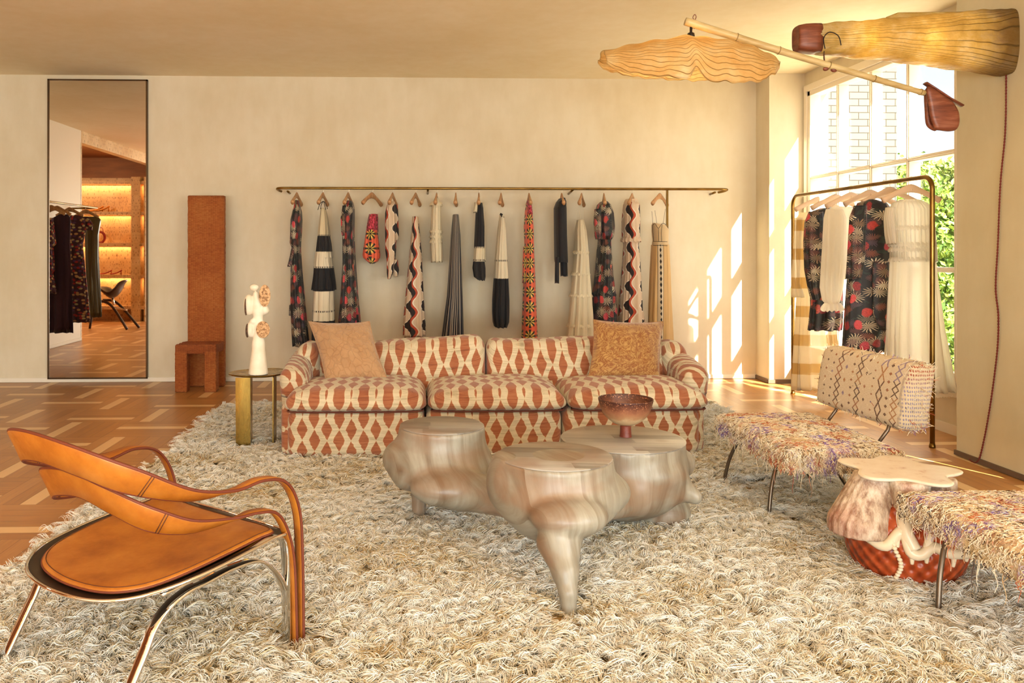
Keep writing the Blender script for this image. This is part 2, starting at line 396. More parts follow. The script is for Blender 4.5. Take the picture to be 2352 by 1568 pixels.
# leafy hedge: a dark core with leaves over it
def hedge(name, lo, hi, n, label):
    lo, hi = np.array(lo), np.array(hi)
    r_ = root(name, ((lo[0]+hi[0])/2, (lo[1]+hi[1])/2, lo[2]), label, 'hedge')
    b = MB(); b.box(lo+.12, hi-.15); b.build('twigs', NT('hedge_core', .9, col='3F5A1E').m, r_, smooth=False)
    c = lo + rng.random((n, 3))*(hi-lo); s_ = rng.random(n)
    f = s_ < .62; c[f, 1] = lo[1] + rng.normal(0, .06, f.sum())
    f2 = (s_ >= .62) & (s_ < .82); c[f2, 2] = hi[2] + rng.normal(0, .07, f2.sum()); f3 = s_ >= .82; c[f3, 0] = lo[0] + rng.normal(0, .06, f3.sum())
    lump = .10*np.sin(c[:, 0]*5.1)*np.cos(c[:, 2]*4.3)+.07*np.sin(c[:, 2]*11+c[:, 0]*9); c[:, 1] += lump; c[:, 2] += .6*lump
    nr_ = rng.normal(0, 1, (n, 3)); nr_[:, 1] -= 1.0; nr_[:, 2] += .6; nr_ /= np.linalg.norm(nr_, axis=1)[:, None]
    t = np.cross(nr_, rng.normal(0, 1, (n, 3))); t /= np.linalg.norm(t, axis=1)[:, None]; u = np.cross(nr_, t)
    L = (.035+.03*rng.random(n))[:, None]
    V = np.stack([c-t*L, c-u*L*.5+nr_*.006, c+t*L, c+u*L*.5+nr_*.006], 1).reshape(-1, 3)
    b = MB(); b.add(V, np.arange(4*n).reshape(n, 4)); 
    M = NT('hedge_leaves', .5); k = M.white(M.vm('SNAP', M.pos(), (.06, .06, .06)))
    M.color(M.ramp(M.math('ADD', M.math('MULTIPLY', k, .6), M.math('MULTIPLY', M.noise(M.pos(), 2.5), .5)), [(.15, '44661C'), (.5, '7A9A38'), (.9, 'B4C060')]))
    return b.build('foliage', M.m, r_, smooth=False)
hedge('hedge', (5.66, 10.6, -.3), (9.6, 12.0, 2.45), 16000, 'tall sunlit green hedge seen through the window panes')
# ================================================================ rounded boxes and cushions
def rbox_vf(lo, hi, r, n=14, fn=None, nn=None):
    """box with rounded edges as one closed grid mesh; fn(unit coordinates, points) reshapes it"""
    lo, hi = np.array(lo, float), np.array(hi, float); half = (hi-lo)/2; c = (hi+lo)/2
    r = np.minimum(np.full(3, r), half*.999); key = {}; V = []; F = []
    nn = nn or (n, n, n)
    def lin(k, ax):
        rr = r[ax]/half[ax]; m = max(3, k//4)
        a = -1 + rr*(1-np.cos(np.linspace(0, PI/2, m)))*1.0
        a = -1 + rr*np.linspace(0, 1, m)**1.3
        mid = np.linspace(-1+rr, 1-rr, max(2, k-2*m+2))[1:-1]
        return np.concatenate([a, mid, -a[::-1]])
    L = [lin(nn[i], i) for i in range(3)]
    def vid(p):
        k = tuple(np.round(p, 6))
        if k not in key: key[k] = len(V); V.append(p)
        return key[k]
    for ax in range(3):
        u, v = (ax+1) % 3, (ax+2) % 3
        for sgn in (-1, 1):
            I = np.zeros((len(L[u]), len(L[v])), int)
            for i, a in enumerate(L[u]):
                for j, b_ in enumerate(L[v]):
                    p = [0, 0, 0]; p[ax] = sgn; p[u] = a; p[v] = b_; I[i, j] = vid(np.array(p, float))
            for i in range(len(L[u])-1):
                for j in range(len(L[v])-1):
                    q = (I[i, j], I[i+1, j], I[i+1, j+1], I[i, j+1]); F.append(q if sgn > 0 else q[::-1])
    U = np.array(V); P = U*half; inner = half-r; q = np.clip(P, -inner, inner); d = (P-q)/r
    l = np.linalg.norm(d, axis=1)[:, None]; P = q + d/np.maximum(l, 1e-9)*r
    U = P/half; P = P + c
    if fn is not None: P = fn(U, P)
    return P, F
def wob(P, a=.004, f=7.0, ph=0.0):
    return a*(np.sin(P[:, 0]*f+ph)*np.cos(P[:, 1]*f*1.3+ph*2)+.6*np.sin(P[:, 2]*f*1.7+P[:, 0]*f*.6+ph))

# ---------------------------------------------------------------- ikat sofa fabric
def ikat():
    M = NT('ikat_fabric', .9)
    u = M.node('Attribute', attribute_name='pu').outputs['Fac']; v = M.node('Attribute', attribute_name='pv').outputs['Fac']
    p = M.comb(u, v, 0.0)
    n1 = M.noise(M.map(p, (6, 60, 1)), 1.0, 3, .6); n2 = M.noise(M.map(p, (14, 5, 1)), 1.0, 2)
    uu = M.math('ADD', M.math('DIVIDE', u, .150), M.math('ADD', M.math('MULTIPLY', M.math('SUBTRACT', n1, .5), .10), M.math('MULTIPLY', M.math('SUBTRACT', n2, .5), .14)))
    vv = M.math('ADD', M.math('DIVIDE', v, .135), M.math('MULTIPLY', M.math('SUBTRACT', n1, .5), .10))
    a_ = M.math('MULTIPLY', uu, 2); fa = M.math('ABSOLUTE', M.math('SUBTRACT', M.math('FRACT', a_), .5)); ph_ = M.math('MULTIPLY', M.math('FLOORED_MODULO', M.math('FLOOR', a_), 2.0), .5)
    fb_ = M.math('ABSOLUTE', M.math('SUBTRACT', M.math('FRACT', M.math('ADD', vv, ph_)), .5))
    f = M.math('SUBTRACT', M.math('MULTIPLY', M.math('SUBTRACT', 1.0, M.math('POWER', M.math('MULTIPLY', fb_, 2.0), 1.25)), .455), fa)
    mask = M.step(f, .0, .03); edge = M.math('SUBTRACT', 1, M.step(M.math('ABSOLUTE', M.math('SUBTRACT', f, -.01)), .03, .02))
    row = M.noise(M.map(p, (5, 210, 1), (0, 0, 0)), 1.0, 4, .7); row2 = M.noise(M.map(p, (6, 60, 1), loc=(4, 2, 0)), 1.0, 2)
    red = M.ramp(M.math('ADD', M.math('MULTIPLY', row, .65), M.math('MULTIPLY', row2, .35)), [(.32, '6E3C24'), (.46, '965636'), (.58, 'A66A46'), (.70, 'A05C4A')])
    cr = M.ramp(M.math('ADD', M.math('MULTIPLY', row, .6), M.math('MULTIPLY', row2, .4)), [(.26, '776A54'), (.38, 'A89A7C'), (.52, 'CDC0A2'), (.75, 'DCD2BC')])
    c = M.mix(mask, cr, red); c = M.mix(M.math('MULTIPLY', edge, .35), c, 'E6D6AE')
    M.color(c); w_ = M.noise(M.map(p, (420, 520, 1)), 1.0, 1)
    M.bump(M.math('ADD', row, w_), .35, .003); M.set('Sheen Weight', .25); return M.m
m_ikat = ikat()
m_seam = NT('dark_piping', .8, col='5A2A1C').m
def ikat_part(name, P, F, parent, mode='x', uo=0.0):
    b = MB().add(P, F)
    pu = P[:, 0] + (P[:, 1] if mode == 'y' else 0) + uo; pv = P[:, 2] - P[:, 1]*(.85 if mode == 'x' else 0)
    return b.build(name, m_ikat, parent, attr={'pu': pu, 'pv': pv})
SX0, SX1, SY = at(656, 1062, z=0).x, at(1621, 1062, z=0).x, 4.93
sofa = root('sofa', ((SX0+SX1)/2, 5.4, 0), 'long low three-cushion sofa in terracotta and cream diamond woven fabric', 'sofa')
mods = [at(977, 1000, y=SY).x, at(1294, 1000, y=SY).x]
xs = [SX0+.005] + mods + [SX1-.005]
for i in range(3):
    P, F = rbox_vf((xs[i]+.004, SY+.01, .03), (xs[i+1]-.004, SY+.62, .318), .055, 16, lambda U, P: P + np.stack([0*P[:, 0], -.012*(1-U[:, 0]**2)*(U[:, 1] < 0), 0*P[:, 0]], 1))
    ikat_part('base_panel', P, F, sofa, uo=.013*i)
# outer shell: back and sides wrapping the modules
def shell(U, P): P[:, 2] += wob(P, .003); return P
for s_, x0, x1 in ((-1, SX0-.035, SX0+.06), (1, SX1-.06, SX1+.035)):
    P, F = rbox_vf((x0, SY+.05, .03), (x1, SY+1.02, .36), .045, 12); ikat_part('side_panel', P, F, sofa, 'y')
P, F = rbox_vf((SX0+.01, SY+.55, .03), (SX1-.01, SY+1.03, .42), .06, 14); ikat_part('back_panel', P, F, sofa)
# arms: soft rolls rising at both ends
for s_ in (-1, 1):
    xc = at(684, 860, y=5.35).x if s_ < 0 else at(1577, 860, y=5.35).x
    def fa(U, P, s_=s_, xc=xc):
        P[:, 0] += s_*.02*(U[:, 2]) ; P[:, 2] += .03*(U[:, 1])*(U[:, 2] > 0) - .02*(np.clip(-U[:, 1]-.2, 0, 1)) ; P[:, 0] += wob(P, .004, 9, s_); return P
    P, F = rbox_vf((xc-.088, 5.13, .22), (xc+.088, 5.88, .585), .083, 18, fa); ikat_part('armrest', P, F, sofa, 'y')
# back cushions, and the two lower corner cushions at their ends
bx = [at(728, 800, y=5.68).x, at(1114, 800, y=5.68).x, at(1520, 800, y=5.68).x]
for i in range(2):
    def fb(U, P, i=i):
        P[:, 1] -= .03*(1-U[:, 0]**2)*(U[:, 1] < 0)*(1-U[:, 2]**2); P[:, 1] += .10*(U[:, 2]*.5+.5)
        tt = np.clip(U[:, 2], 0, 1); P[:, 2] += .014*np.sin(P[:, 0]*4.6+i*2)*tt + .010*tt*(U[:, 0]*(1 if i == 0 else -1)); P[:, 2] += wob(P, .004, 13, i); return P
    P, F = rbox_vf((bx[i]+.004, 5.50, .33), (bx[i+1]-.004, 5.74, .675), .07, 22, fb); ikat_part('back_cushion', P, F, sofa, uo=.02)
for s_ in (-1, 1):
    xa, xb = (at(678, 800, y=5.68).x, at(742, 800, y=5.68).x) if s_ < 0 else (at(1508, 800, y=5.68).x, at(1573, 800, y=5.68).x)
    def fw(U, P, s_=s_):
        P[:, 1] += .08*(U[:, 2]*.5+.5); e = np.clip(U[:, 0]*s_, -1, 1); P[:, 2] -= .055*np.clip(e, 0, 1)**2*(U[:, 2] > 0) ; P[:, 0] -= s_*.03*(U[:, 2] < 0)*np.clip(e, 0, 1)
        P[:, 2] += wob(P, .004, 16); return P
    P, F = rbox_vf((xa, 5.46, .36), (xb, 5.74, .665), .09, 16, fw); ikat_part('corner_cushion', P, F, sofa)
# seat cushions
cx = [at(655, 920, y=5.0).x, at(981, 920, y=5.0).x, at(1300, 920, y=5.0).x, at(1621, 920, y=5.0).x]
for i in range(3):
    x0, x1 = cx[i] + (.004 if i else 0), cx[i+1] - (.004 if i < 2 else 0)
    def fs(U, P, i=i):
        k = (1-U[:, 0]**4)*(1-np.abs(U[:, 1])**4); P[:, 2] += .035*k*np.clip(U[:, 2], 0, 1)**.5
        lip = np.clip(-U[:, 1], 0, 1)**6; P[:, 2] -= .0*lip
        edge = np.maximum(np.abs(U[:, 0])**7, np.clip(-U[:, 1], 0, 1)**9); P[:, 2] -= np.clip(U[:, 2]*.5+.5, 0, 1)*.038*edge; P[:, 1] += .018*np.abs(U[:, 0])**6*(U[:, 1] < 0); P[:, 2] += .010*np.abs(U[:, 0])**8*np.clip(-U[:, 2], 0, 1)
        P[:, 2] += wob(P, .004, 10, i*1.7)*np.clip(U[:, 2]*2+.5, 0, 1); return P
    P, F = rbox_vf((x0, SY-.035, .315), (x1, 5.56, .432), .058, 22, fs); ikat_part('seat_cushion', P, F, sofa, uo=-.01*i)
    # welt along the front lower edge
    b = MB(); b.tube(spl([(x0+.03, SY+.06, .322), (x0+.06, SY-.005, .317), ((x0+x1)/2, SY-.012, .315), (x1-.06, SY-.005, .317), (x1-.03, SY+.06, .322)], 8), .005, 6); b.build('piping', m_seam, sofa)

# ---------------------------------------------------------------- scatter cushions
def pillow(name, corners, thick, m, label, n=34):
    TL, TR, BR, BL = [np.array(c, float) for c in corners]
    cen = (TL+TR+BR+BL)/4; nrm = np.cross(TR-TL, BL-TL); nrm /= np.linalg.norm(nrm)
    if nrm[1] > 0: nrm = -nrm
    r_ = root(name, (cen[0], cen[1], min(BL[2], BR[2])), label, 'cushion')
    s_ = np.linspace(-1, 1, n); A, B = np.meshgrid(s_, s_, indexing='ij'); 
    def side(sg):
        pin = 1-.07*(1-B**2)*np.abs(A)**3; pjn = 1-.09*(1-A**2)*np.abs(B)**3
        a = A*pin; b_ = B*pjn; a, b_ = (a+1)/2, (b_+1)/2
        P = (TL*((1-a)*(1-b_))[..., None]+TR*(a*(1-b_))[..., None]+BR*(a*b_)[..., None]+BL*((1-a)*b_)[..., None])
        t = thick*((1-np.abs(A)**2.2)*(1-np.abs(B)**2.2))**.55
        wr_ = .006*np.sin(A*9+B*4)*np.sin(B*7-A*3)*(1-A**2)*(1-B**2)+.005*np.sin(14*(A+B))*np.abs(A*B)*(1-np.abs(A))*(1-np.abs(B))*4
        return P + nrm*((t*sg + wr_*sg)[..., None])
    b = MB(); b.grid(side(1)); b.grid(side(-1))
    uvs = np.concatenate([np.stack([(A+1)/2, (1-B)/2], 2).reshape(-1, 2)]*2)
    b.build('cover', m, r_, uv=uvs)
    per = np.concatenate([side(1)[:, 0], side(1)[-1, 1:], side(1)[::-1, -1][1:], side(1)[0, ::-1][1:-1]])
    MB().tube(per, .0035, 6, closed=True).build('seam', m, r_)
    return r_
def embossed():
    M = NT('embossed_suede', .85); uv = M.co('UV')
    n = M.noise(uv, 4, 5, .6); v = M.vor(M.vm('ADD', uv, M.vm('SCALE', M.noise(uv, 6, 2, out=1), .18)), 9, 'DISTANCE_TO_EDGE'); ri = M.math('SINE', M.math('MULTIPLY', M.noise(uv, 3.2, 1, .4, .8), 60))
    M.color(M.mix(M.math('MULTIPLY', M.step(v, .05, .04), .35), M.ramp(n, [(.3, '9A7048'), (.7, 'B48E66')]), 'C09A72'))
    M.bump(M.math('ADD', M.math('MULTIPLY', M.step(v, .06, .05), .7), M.math('MULTIPLY', ri, .25)), .5, .006); M.set('Sheen Weight', .4); return M.m
def paisley():
    M = NT('paisley_velvet', .7); uv = M.co('UV')
    d = M.vm('ADD', uv, M.vm('SCALE', M.noise(uv, 5, 2, out=1), .22)); rr = M.vm('LENGTH', M.vm('SUBTRACT', d, (.62, .66, .11)))
    ring = M.math('SINE', M.math('MULTIPLY', rr, 62)); v = M.vor(d, 12, 'SMOOTH_F1'); cur = M.math('SINE', M.math('MULTIPLY', M.noise(uv, 7, 2, .5, 1.6), 44))
    k = M.math('ADD', M.math('MULTIPLY', M.step(ring, .1, .6), .25), M.math('MULTIPLY', M.step(cur, .1, .5), .65))
    M.color(M.ramp(k, [(.1, '8A5424'), (.5, 'A0743A'), (.95, 'B48C50')])); M.bump(k, .25, .003); M.set('Sheen Weight', .5); return M.m
A = at
pillow('throw_cushion', (A(709, 738, y=5.62), A(849, 738, y=5.60), A(889, 869, y=5.33), A(749, 880, y=5.30)), .075, embossed(), 'pale tan embossed suede cushion leaning at the sofa end near the brass table')
pillow('throw_cushion', (A(1363, 734, y=5.56), A(1524, 738, y=5.62), A(1516, 876, y=5.34), A(1351, 868, y=5.33)), .085, paisley(), 'golden brown paisley cushion leaning at the sofa end near the window')

# ================================================================ woven high-back chair by the wall
def wicker(name, c1, c2, c3):
    M = NT(name, .75); p = M.pos(); x, y, z = M.xyz(p)
    u = M.math('ADD', x, y); col = M.math('FLOOR', M.math('MULTIPLY', u, 48)); fu = M.math('FRACT', M.math('MULTIPLY', u, 48))
    sl = M.math('MULTIPLY', M.math('ABSOLUTE', M.math('SUBTRACT', fu, .5)), .9)
    rowf = M.math('ADD', M.math('MULTIPLY', z, 120), M.math('ADD', sl, M.math('MULTIPLY', M.white(M.comb(col, 0.0, 0.0)), 1.0)))
    fr = M.math('FRACT', rowf); h = M.math('SINE', M.math('MULTIPLY', fr, PI)); rn = M.white(M.comb(col, M.math('FLOOR', rowf), 1.0))
    n = M.noise(p, 3, 3)
    c = M.ramp(M.math('ADD', M.math('MULTIPLY', rn, .28), M.math('MULTIPLY', n, .75)), [(.2, c1), (.55, c2), (.85, c3)])
    M.color(M.mix(M.math('MULTIPLY', M.math('SUBTRACT', 1, h), .35), c, '5A2810')); M.bump(M.math('ADD', h, M.math('MULTIPLY', M.math('SINE', M.math('MULTIPLY', fu, PI)), .6)), .8, .006); return M.m
m_wk = wicker('woven_cord', 'A04E20', 'BE6C32', 'D08444'); m_wk2 = wicker('woven_cord_seat', '8E461C', 'AA5A2A', 'BC7034')
wx0, wx1 = A(432, 700, y=7.78).x, A(516, 700, y=7.78).x
wc = root('high_back_chair', ((wx0+wx1)/2, 7.65, 0), 'tall narrow-backed chair woven all over in rust brown cord against the wall', 'chair')
def jit(U, P): 
    return P + rng.normal(0, .0011, P.shape)*np.array([1, 1, 0])
zt = A(475, 449, y=7.78).z
P, F = rbox_vf((wx0, 7.76, 0), (wx1, 7.83, zt), .012, nn=(16, 6, 150), fn=jit); MB().add(P, F).build('backrest', m_wk, wc)
sx0, sx1 = A(403, 800, y=7.48).x, A(498, 800, y=7.48).x; zs = .435
P, F = rbox_vf((sx0, 7.46, zs-.085), (sx1, 7.76, zs), .012, nn=(30, 16, 10), fn=lambda U, P: P + np.stack([0*P[:, 0], 0*P[:, 0], .004*np.sin(P[:, 0]*140)*np.sin(P[:, 1]*140)*(U[:, 2] > .9)], 1)); MB().add(P, F).build('seat', m_wk2, wc)
for (a_, b_) in ((sx0, sx0+.11), (sx1-.11, sx1)):
    P, F = rbox_vf((a_, 7.455, 0), (b_, 7.565, zs-.06), .012, nn=(8, 8, 60), fn=jit); MB().add(P, F).build('leg', m_wk, wc)
for (a_, b_) in ((sx0+.005, sx0+.09), (sx1-.085, sx1-.005)):
    pass

# ================================================================ brass side table and sculpture
M = NT('aged_brass', .26, 1); n = M.noise(M.map(M.pos(), (9, 9, 2.5)), 2, 5, .6)
M.color(M.ramp(n, [(.3, '7D6330'), (.55, 'A48442'), (.75, 'C4A560')])); M.set('Roughness', M.ramp(n, [(.3, .38), (.7, .2)])); m_brass = M.m
TY = 5.30; tz = .492
tb = root('side_table', (A(588, 855, y=TY).x, TY, 0), 'small brass side table on slab legs beside the sofa', 'table')
ol = [A(524, 858, z=tz), A(545, 850, z=tz), A(600, 846, z=tz), A(640, 845, z=tz), A(657, 850, z=tz), A(650, 857, z=tz), A(610, 863, z=tz), A(560, 863, z=tz)]
ol = spl([(p.x, p.y, tz) for p in ol], 6, closed=True); c0 = ol.mean(0)
b = MB(); rings = [c0+(ol-c0)*k+np.array([0, 0, dz]) for k, dz in ((.02, -.012), (.9, -.014), (.985, -.008), (1, -.001), (.995, .0005), (.97, -.001), (.4, -.003), (.02, -.003))]
b.grid(rings, cv=True, caps=True); b.build('table_top', m_brass, tb, sharp=40)
def slab(pts, z0, z1, th, tap=0.0):
    b = MB(); pts = np.array(pts, float); d = pts[-1]-pts[0]; 
    P = []
    for z, k in ((z0, 1-tap), (z1*.5, 1-tap*.4), (z1, 1)):
        c = pts.mean(0); q = c+(pts-c)*k; nrm = np.array([-(q[-1]-q[0])[1], (q[-1]-q[0])[0]]); nrm /= np.linalg.norm(nrm)
        lp = np.concatenate([q-nrm*th/2, (q+nrm*th/2)[::-1]]); P.append(np.c_[lp, np.full(len(lp), z)])
    return b.grid(P, cv=True, caps=True)
g = lambda px, py, y: list(A(px, py, y=y))[:2]
slab([g(541, 900, 5.24), g(556, 900, 5.235), g(574, 900, 5.24)], 0, tz-.012, .006, .08).build('leg', m_brass, tb, sharp=30)
slab([g(574, 900, 5.24), g(579, 900, 5.36)], 0, tz-.012, .006).build('leg', m_brass, tb, sharp=30)
slab([g(627, 900, 5.24), g(634, 900, 5.38)], 0, tz-.012, .007).build('leg', m_brass, tb, sharp=30)

M = NT('white_clay', .6); M.color(M.ramp(M.noise(M.pos(), 12, 4), [(.35, 'E4D9C2'), (.7, 'F4EBDA')])); M.bump(M.noise(M.pos(), 40, 4), .2, .004); m_clay = M.m
M = NT('speckled_clay', .8); n = M.noise(M.pos(), 60, 4, .7); M.color(M.ramp(n, [(.35, '6A4B34'), (.5, 'C09468'), (.62, 'DDBA90'), (.8, 'D0764A')])); M.bump(n, .6, .004); m_speck = M.m
M = NT('brown_clay', .8); n = M.noise(M.pos(), 70, 4, .7); M.color(M.ramp(n, [(.4, '3A251A'), (.6, '6E4C36')])); M.bump(n, .6, .004); m_bark = M.m
sc = root('sculpture', (A(593, 855, y=5.3).x, 5.3, tz), 'white clay figure sculpture with round speckled discs on the brass table', 'sculpture')
q = lambda px, py, y=5.3: np.array(A(px, py, y=y)); s_ = 5.3/FP
def Fs(X, Y, Z):
    d = sd_cone(X, Y, Z, q(593, 880), q(594, 790), 25*s_, 13.5*s_)
    d = smin(d, sd_cone(X, Y, Z, q(594, 790), q(594, 752), 13.5*s_, 10.5*s_), .02)
    d = smin(d, sd_cone(X, Y, Z, q(594, 752), q(592, 700), 10.5*s_, 12*s_), .015)
    d = smin(d, sd_cone(X, Y, Z, q(592, 712), q(588, 676), 12*s_, 7*s_), .02)
    d = smin(d, sd_ell(X, Y, Z, q(584, 660), (11*s_, 9*s_, 8*s_)), .008)
    d = smin(d, sd_ell(X, Y, Z, q(572, 700, 5.30), (12*s_, 14*s_, 24*s_)), .012)
    d = smin(d, sd_ell(X, Y, Z, q(609, 684, 5.28), (8*s_, 9*s_, 24*s_)), .012)
    d = smin(d, sd_ell(X, Y, Z, q(609, 712, 5.3), (9*s_, 12*s_, 11*s_)), .012)
    d = smin(d, sd_ell(X, Y, Z, q(576, 757, 5.3), (10*s_, 14*s_, 18*s_)), .012)
    d = smin(d, sd_ell(X, Y, Z, q(603, 755, 5.28), (11*s_, 9*s_, 18*s_)), .012)
    d = smin(d, sd_ell(X, Y, Z, q(583, 738, 5.3), (9*s_, 12*s_, 8*s_)), .012)
    return np.maximum(d, tz-Z)
c_ = q(592, 755)
V, F = surf(Fs, (c_[0]-.13, 5.18, tz-.01), (c_[0]+.13, 5.42, tz+.62), .005)
MB().add(V, F).build('figure', m_clay, sc)
for (px, py, y, rx, rz, m, tilt) in ((608, 679, 5.258, 13, 25, m_speck, 0), (604, 757, 5.255, 15.5, 19, m_speck, 0), (565, 704, 5.285, 3.0, 20, m_bark, 1), (568, 759, 5.285, 3.5, 16, m_bark, 1)):
    b = MB(); b.ell(q(px, py, y), (rx*s_, (.007 if not tilt else .03), rz*s_), 24); b.build('disc', m, sc)
# ================================================================ curly wool rug
def hair(name, P, rad, m, parent, kind='stuff'):
    """P: (strands, points, 3) in world metres"""
    n, k = P.shape[:2]; off = np.zeros(3)
    if parent is not None:
        off = np.array(parent.matrix_basis.translation)
        if parent.parent is not None: off = off + np.array(parent.parent.matrix_basis.translation)
    c = bpy.data.hair_curves.new(name); c.add_curves([k]*n)
    c.points.foreach_set('position', (P-off).astype(np.float32).ravel())
    r = np.broadcast_to(rad, (n, k)).astype(np.float32).ravel()
    c.points.foreach_set('radius', np.ascontiguousarray(r))
    c.materials.append(m); o = bpy.data.objects.new(name, c); COL.objects.link(o)
    if parent is not None: o.parent = parent
    if kind: o['kind'] = kind
    return o
def wool():
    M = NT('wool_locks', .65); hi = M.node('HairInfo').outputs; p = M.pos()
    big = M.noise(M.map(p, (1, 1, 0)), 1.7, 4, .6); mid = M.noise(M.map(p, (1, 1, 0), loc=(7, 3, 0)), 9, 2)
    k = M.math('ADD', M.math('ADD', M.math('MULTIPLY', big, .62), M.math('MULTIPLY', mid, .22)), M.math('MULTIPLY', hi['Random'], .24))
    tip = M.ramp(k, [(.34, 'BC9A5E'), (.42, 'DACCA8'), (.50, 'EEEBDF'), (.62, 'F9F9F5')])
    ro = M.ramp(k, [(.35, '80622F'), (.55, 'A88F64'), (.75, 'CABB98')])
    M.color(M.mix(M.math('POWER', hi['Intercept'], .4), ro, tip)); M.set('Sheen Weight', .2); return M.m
m_wool = wool()
RX0, RX1, RY0, RY1 = -1.62, 2.42, 1.5, 6.72
rug = root('rug', (.4, 4.1, 0), 'large shaggy cream and gold sheepskin rug under the sofa and tables', 'rug')
P, F = rbox_vf((RX0, RY0, .001), (RX1, RY1, .014), .006, nn=(40, 50, 6)); 
Mb = NT('rug_hide', .95, col='B0905E'); MB().add(P, F).build('rug_hide', Mb.m, rug)
FEET = [at(q_[0], q_[1], z=0) for q_ in ((962, 1195), (1309, 1425), (1703, 1122), (1818, 1205), (2132, 1440), (690, 1482), (672, 1482), (2118, 1405), (1512, 1215))]
def locks(n, x0, x1, y0, y1, per, L0, r0, keep=None):
    c = np.stack([x0+(x1-x0)*rng.random(n), y0+(y1-y0)*rng.random(n)], 1)
    if keep is not None: c = c[keep(c)]
    n = len(c)
    fl = 1.6*np.sin(c[:, 0]*1.9+1)*np.cos(c[:, 1]*1.6)+1.3*np.sin(c[:, 0]*4.3+c[:, 1]*2.9)+rng.normal(0, .75, n)-1.2
    fd = np.stack([np.cos(fl), np.sin(fl)], 1); L = L0*(.6+.8*rng.random(n)); ph = rng.random(n)*6.28; fr = 1.2+1.3*rng.random(n); am = .005+.014*rng.random(n)**1.5; hz = .022+.024*rng.random(n); side = rng.choice([-1, 1], n)*rng.random(n)*1.6
    c = np.repeat(c, per, 0); m = len(c); rp = lambda a: np.repeat(a, per, 0)
    fd, L, ph, fr, am, hz, side = map(rp, (fd, L, ph, fr, am, hz, side))
    L = L*(.8+.4*rng.random(m)); ph = ph+rng.normal(0, .28, m); c = c+rng.normal(0, .0062, (m, 2)); hz = hz*(.85+.3*rng.random(m))
    K = 9; t = np.linspace(0, 1, K)[None]; 
    ang = side[:, None]*t*1.3
    dirx = fd[:, :1]*np.cos(ang)-fd[:, 1:]*np.sin(ang); diry = fd[:, :1]*np.sin(ang)+fd[:, 1:]*np.cos(ang)
    s_ = L[:, None]*t; wv = am[:, None]*np.sin(ph[:, None]+t*fr[:, None]*6.28)*t**.5
    X = c[:, :1]+dirx*s_*.82-diry*wv; Y = c[:, 1:]+diry*s_*.82+dirx*wv
    Z = .010+hz[:, None]*np.sin(np.clip(t*1.9, 0, 2.6)*.98)+am[:, None]*.8*np.cos(ph[:, None]+t*fr[:, None]*6.28)*t
    Z = np.maximum(Z, .012)
    Ff = np.array([[f_.x, f_.y] for f_ in FEET]); q2 = np.stack([X[:, 0], Y[:, 0]], 1)[:, None]-Ff[None]; q2[:, :, 1] = np.where(q2[:, :, 1] < 0, q2[:, :, 1]*.62, q2[:, :, 1]*1.3)
    lowr = np.clip((np.hypot(q2[..., 0], q2[..., 1]).min(1)-.02)/.085, .12, 1)[:, None]; Z = .012+(Z-.012)*lowr
    rad = r0*(1-.75*t**2)*np.ones((m, 1)); rad[:, 0] *= .8
    return np.stack([X, Y, Z], 2), rad
sofa_in = lambda c: ~((c[:, 0] > SX0+.06) & (c[:, 0] < SX1-.06) & (c[:, 1] > SY+.1) & (c[:, 1] < 5.95))
ofeet = lambda c: np.all([np.hypot(c[:, 0]-f_.x, c[:, 1]-f_.y+.01) > .042 for f_ in FEET], 0)
vis = lambda c: ofeet(c) & sofa_in(c) & (np.abs(c[:, 0]-.03*c[:, 1]) < .75*c[:, 1]+.3)
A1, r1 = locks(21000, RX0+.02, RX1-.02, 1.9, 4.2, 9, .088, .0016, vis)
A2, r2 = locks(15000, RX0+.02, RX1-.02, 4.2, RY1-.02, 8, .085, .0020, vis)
hair('pile', np.concatenate([A1, A2]), np.concatenate([r1, r2]), m_wool, rug)

